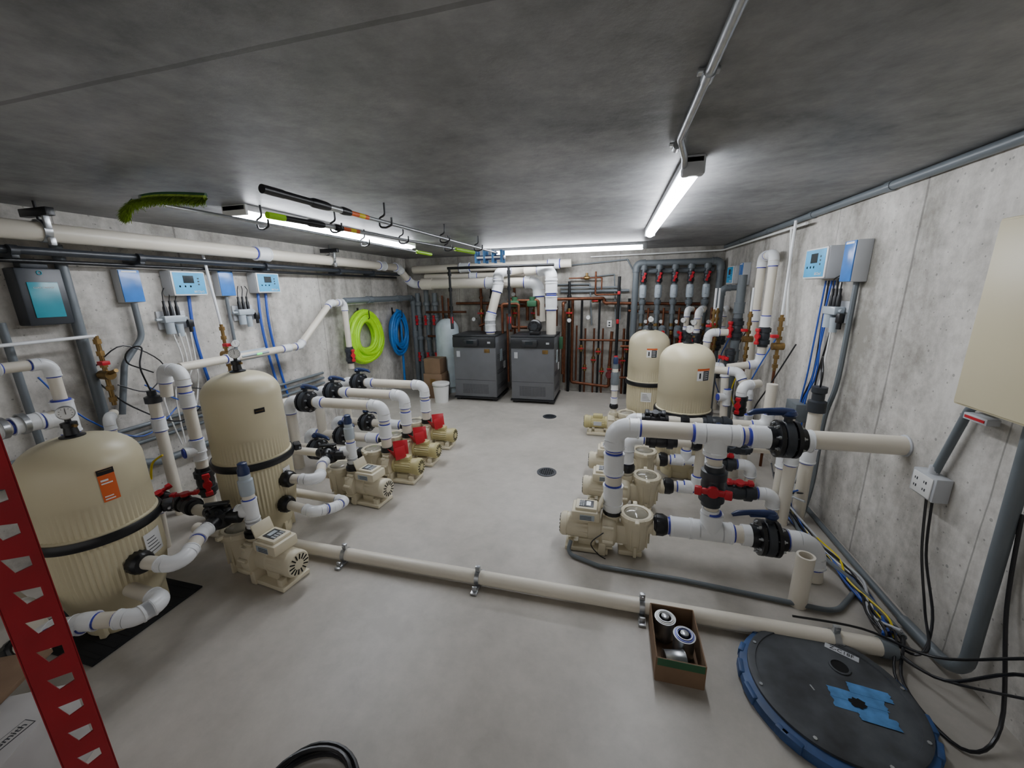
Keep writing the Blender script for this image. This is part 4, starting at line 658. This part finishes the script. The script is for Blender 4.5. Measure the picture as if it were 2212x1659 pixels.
for (x,y) in((1.55,4.2),(1.3,5.5),(1.45,4.75),(1.2,5.25)):
    t=PT('water_feed','brass valve assembly on thin vertical pipe',(x,y,1.0)); z=1.55; g=G()
    for k in range(6): g.hexp((x,y,z-.06-k*.09),(0,0,1),.026,.035); g.cyl((x,y,z-.09-k*.09),(x,y,z-k*.09),.015)
    g.lathe([(.035,-.05),(.035,.05)],(x,y,z-.3),(1,0,0)); t.part('brass_valve',g,'brass'); g=G(); g.box((x-.05,y-.03,z-.2),(.06,.05,.03),.004); t.part('valve_handle',g,'red')
    run(t,[(x,y,z),(x,y,2.38)] if x>1.5 else [(x,y,z),(x,y,1.8)],.012,'white','white',primer=False,elbows=False)
    run(t,[(x,y,1.02),(x,y,0)],.013,'copper','copper',primer=False,elbows=False)
for k in range(5): scable('black_cable','dark cable tangled among the pipes by the wall',[(1.62,4.0+.45*k,1.3),(1.5,4.1+.45*k,.9),(1.45,4.3+.4*k,.55),(1.58,4.5+.4*k,.25),(1.6,4.7+.4*k,.03)],.007,('black','bluec','yellow','black','bluec')[k])
cable('white_pipe','thin white pipe running down the wall',[(1.6,4.41,2.35),(1.6,4.3,1.9),(1.6,4.2,1.45)],.012,'lwhite',.05,'pipe')
g=G(); g.box((0,0,0),(.1,.2,.16),.008); solo('junction_box','grey junction box low on the wall','electrical box',g,'gpvc',(1.6,3.75,.75))
# ---------------------------------------------------------------- lid, box, drains, hose coil, rack
t=T('manhole_lid','scuffed round black sump lid with blue rim and tape patches','lid',(1.02,1.665,0)); g=G(); g.lathe([(.345,0),(.352,.02),(.345,.045),(.33,.05)],(-.012,-.012,0),seg=64)
for k in range(16):
    an=rc.uniform(0,2*pi); g.box((-.012+.342*math.cos(an),-.012+.342*math.sin(an),.03),(.025,rc.uniform(.03,.09),.045),.006,Matrix.Rotation(an,3,'Z'))
t.part('rim',g,'lidr')
g=G(); g.m(0).lathe([(.322,.045),(.322,.062),(.312,.066),(.29,.066),(.287,.06),(.28,.06),(0,.06)],seg=64)
g.m(1).lathe([(.034,0),(.034,.002)],(.09,.12,.0602)); 
for k in range(8): g.m(3).hexp((.305*math.cos(k*pi/4+.2),.305*math.sin(k*pi/4+.2),.066),(0,0,1),.008,.004)
g.m(0).ring([(.034,0),(.042,0),(.042,.006),(.034,.006)],(.09,.12,.06),(0,0,1)); g.m(3).box((-.08,-.02,.061),(.006,.025,.001),0,Matrix.Rotation(.3,3,'Z')); o=t.part('lid',g,['lidb','hole','lidb','steel'])
def rag(cx,cy,w,h,a,z):
    p=[]
    for (sx,sy,ex,ey,n) in((-1,-1,1,-1,5),(1,-1,1,1,6),(1,1,-1,1,5),(-1,1,-1,-1,6)):
        for k in range(n): f=k/n; jj=.005 if n==6 else .0012; p.append(((sx+(ex-sx)*f)*w/2+rc.uniform(-jj,jj),(sy+(ey-sy)*f)*h/2+rc.uniform(-.0012,.0012)))
    c,s=math.cos(a),math.sin(a); g.poly([(cx+x*c-y*s,cy+x*s+y*c) for x,y in p],.0009,(0,0,z))
g=G(); g.m(0); rag(.075,-.075,.19,.05,-.12,.0605); rag(.085,-.03,.20,.05,-.12,.0613); rag(.15,.01,.15,.05,-.12,.0621); rag(.12,-.115,.13,.045,-.12,.0629); g.m(1).poly([(.075+(.034 if k%3 else .024)*math.cos(2*pi*k/17),-.055+(.026 if k%2 else .019)*math.sin(2*pi*k/17)) for k in range(17)],.001,(0,0,.064)); t.part('tape_patch',g,['tape','hole'],parent=o)
g=G(); g.box((.14,.21,.0615),(.13,.032,.002),0,Matrix.Rotation(-.5,3,'Z')); t.part('label_strip',g,'lgrey',parent=o); t.text('Z-C18F',.03,'black',Matrix.Rotation(-.5,3,'Z'),(.14,.21,.063),parent=o)
t=T('cardboard_box','open brown cardboard box holding cans on the floor','box',(.375,1.735,0)); w,d,h=.215,.33,.135; g=G(); g.m(0).box((0,0,.004),(w,d,.006)); g.box((-w/2,0,h/2),(.005,d,h)); g.box((w/2,0,h/2),(.005,d,h)); g.box((0,-d/2,h/2),(w,.005,h)); g.box((0,d/2,h/2),(w,.005,h)); g.m(1).box((0,-d/2-.003,h-.02),(w*.96,.002,.04)); g.box((0,-d/2+.003,h-.03),(w*.96,.002,.05)); t.part('carton',g,['card','dgreen'])
for (x,y,mm) in((-.04,.09,'lwhite'),(.04,.0,'purple')):
    t=T('paint_can','round metal can with ringed lid standing in a box','can',(.375+x,1.735+y,.01),group='cans in the box'); g=G(); g.lathe([(.05,0),(.05,.11),(.053,.112),(.053,.118),(.048,.118)],seg=28); t.part('body',g,'steel'); g=G(); g.m(0).lathe([(.046,.113),(.046,.121),(.03,.122),(.03,.118),(0,.118)],seg=28); g.m(1).lathe([(.02,.112),(.02,.13),(.016,.133)],seg=20); g.ring([(.034,.12),(.039,.12),(.039,.126),(.034,.126)],(0,0,0),(0,0,1)); t.part('can_lid',g,[mm,'steel'])
t=T('metal_can','metal can lying on its side in the box','can',(.36,1.64,.06),group='cans in the box'); g=G(); g.lathe([(.045,-.05),(.048,-.048),(.045,-.044),(.045,.044),(.048,.048),(.045,.05)],(0,0,0),(1,.2,0),28); t.part('body',g,'steel')
for i,p in enumerate(((-.59,3.59,0),(-.84,5.36,0))):
    g=G(); g.m(0).ring([(.075,0),(.1,0),(.1,.006),(.075,.006)],(0,0,0),(0,0,1),32); g.m(1).lathe([(.08,.0005),(.08,.001)],seg=24); g.m(0)
    for k in range(-3,4): g.box((k*.021,0,.004),(.006,2*math.sqrt(.08**2-(k*.021)**2),.003)); g.box((0,k*.021,.004),(2*math.sqrt(.08**2-(k*.021)**2),.006,.003))
    solo('floor_drain','round dark metal floor drain grate','drain',g,['dgrey','hole'],p,group='floor drains')
t=T('hose_coil','coiled black rubber hose lying on the floor','hose',(-1.01,.775,0)); g=G(); pts=[V(((.17+.012*math.sin(i*.11))*math.cos(i*2*pi/32),(.16+.012*math.sin(i*.11))*math.sin(i*2*pi/32),.012+.016*(i//32)+.004*math.sin(i*.7))) for i in range(32*4)]; g.sweep(pts,.009,8); t.part('hose',g,'black')
t=T('rack_post','dark red steel rack upright with slanted punched slots','shelving post',(-1.60,.55,0),rz=1.25); g=G(); w=.1; p=.105; n=19
def quad(*a): g.face([g.bm.verts.new(q) for q in a])
for k in range(n):
    z=k*p; sl=[(-.004,z+.025),(.028,z+.030),(.028,z+.062),(-.020,z+.078)]; ou=[(-w/2,z),(w/2,z),(w/2,z+p),(-w/2,z+p)]
    for i in range(4):
        a=ou[i]; b=ou[(i+1)%4]; c=sl[(i+1)%4]; d=sl[i]; quad((a[0],0,a[1]),(b[0],0,b[1]),(c[0],0,c[1]),(d[0],0,d[1])); quad((d[0],0,d[1]),(c[0],0,c[1]),(c[0],.006,c[1]),(d[0],.006,d[1])); quad((a[0],.006,a[1]),(b[0],.006,b[1]),(c[0],.006,c[1]),(d[0],.006,d[1]))
g.box((-w/2,.035,n*p/2),(.004,.07,n*p)); g.box((w/2,.02,n*p/2),(.004,.04,n*p)); g.box((0,.03,.003),(.13,.13,.006)); t.part('upright',g,'redm')
t=T('carton','grey-white printed carton on the floor behind the rack','box',(-2.1,.50,0),rz=.5); g=G(); g.box((0,0,.17),(.36,.32,.34),.004); t.part('carton_body',g,'carton'); Rz=Matrix.Rotation(1.2,3,'Z')
g=G(); g.box((.125,-.02,.341),(.10,.045,.001),0,Rz); g.m(1).box((.125,-.02,.3416),(.094,.039,.001),0,Rz); t.part('printed_label',g,['dgrey','carton']); t.text('smith',.034,'dgrey',Rz,(.125,-.02,.3425))
t=T('shelf_board','brown board lying on the carton','board',(-2.3,.62,.342),rz=.5); g=G(); g.box((0,0,.012),(.2,.3,.022),.002); t.part('board',g,'card')
# ---------------------------------------------------------------- world / camera
w=bpy.data.worlds.new('world'); bpy.context.scene.world=w; w.use_nodes=True; w.node_tree.nodes['Background'].inputs[0].default_value=(1,.98,.95,1); w.node_tree.nodes['Background'].inputs[1].default_value=.6
Yc=V((220,207.5,-831)).normalized(); Xc=V((3271,-139.5,831)).normalized(); Xc=(Xc-Yc*Xc.dot(Yc)).normalized(); Zc=Xc.cross(Yc)
Mx=Matrix((Xc,Yc,Zc)).to_4x4(); Mx.translation=(0,0,1.826)
cam=bpy.data.objects.new('camera',bpy.data.cameras.new('camera')); COL.objects.link(cam); cam.matrix_world=Mx; cam.data.sensor_width=36; cam.data.lens=831/2212*36; cam.data.clip_start=.02; bpy.context.scene.camera=cam
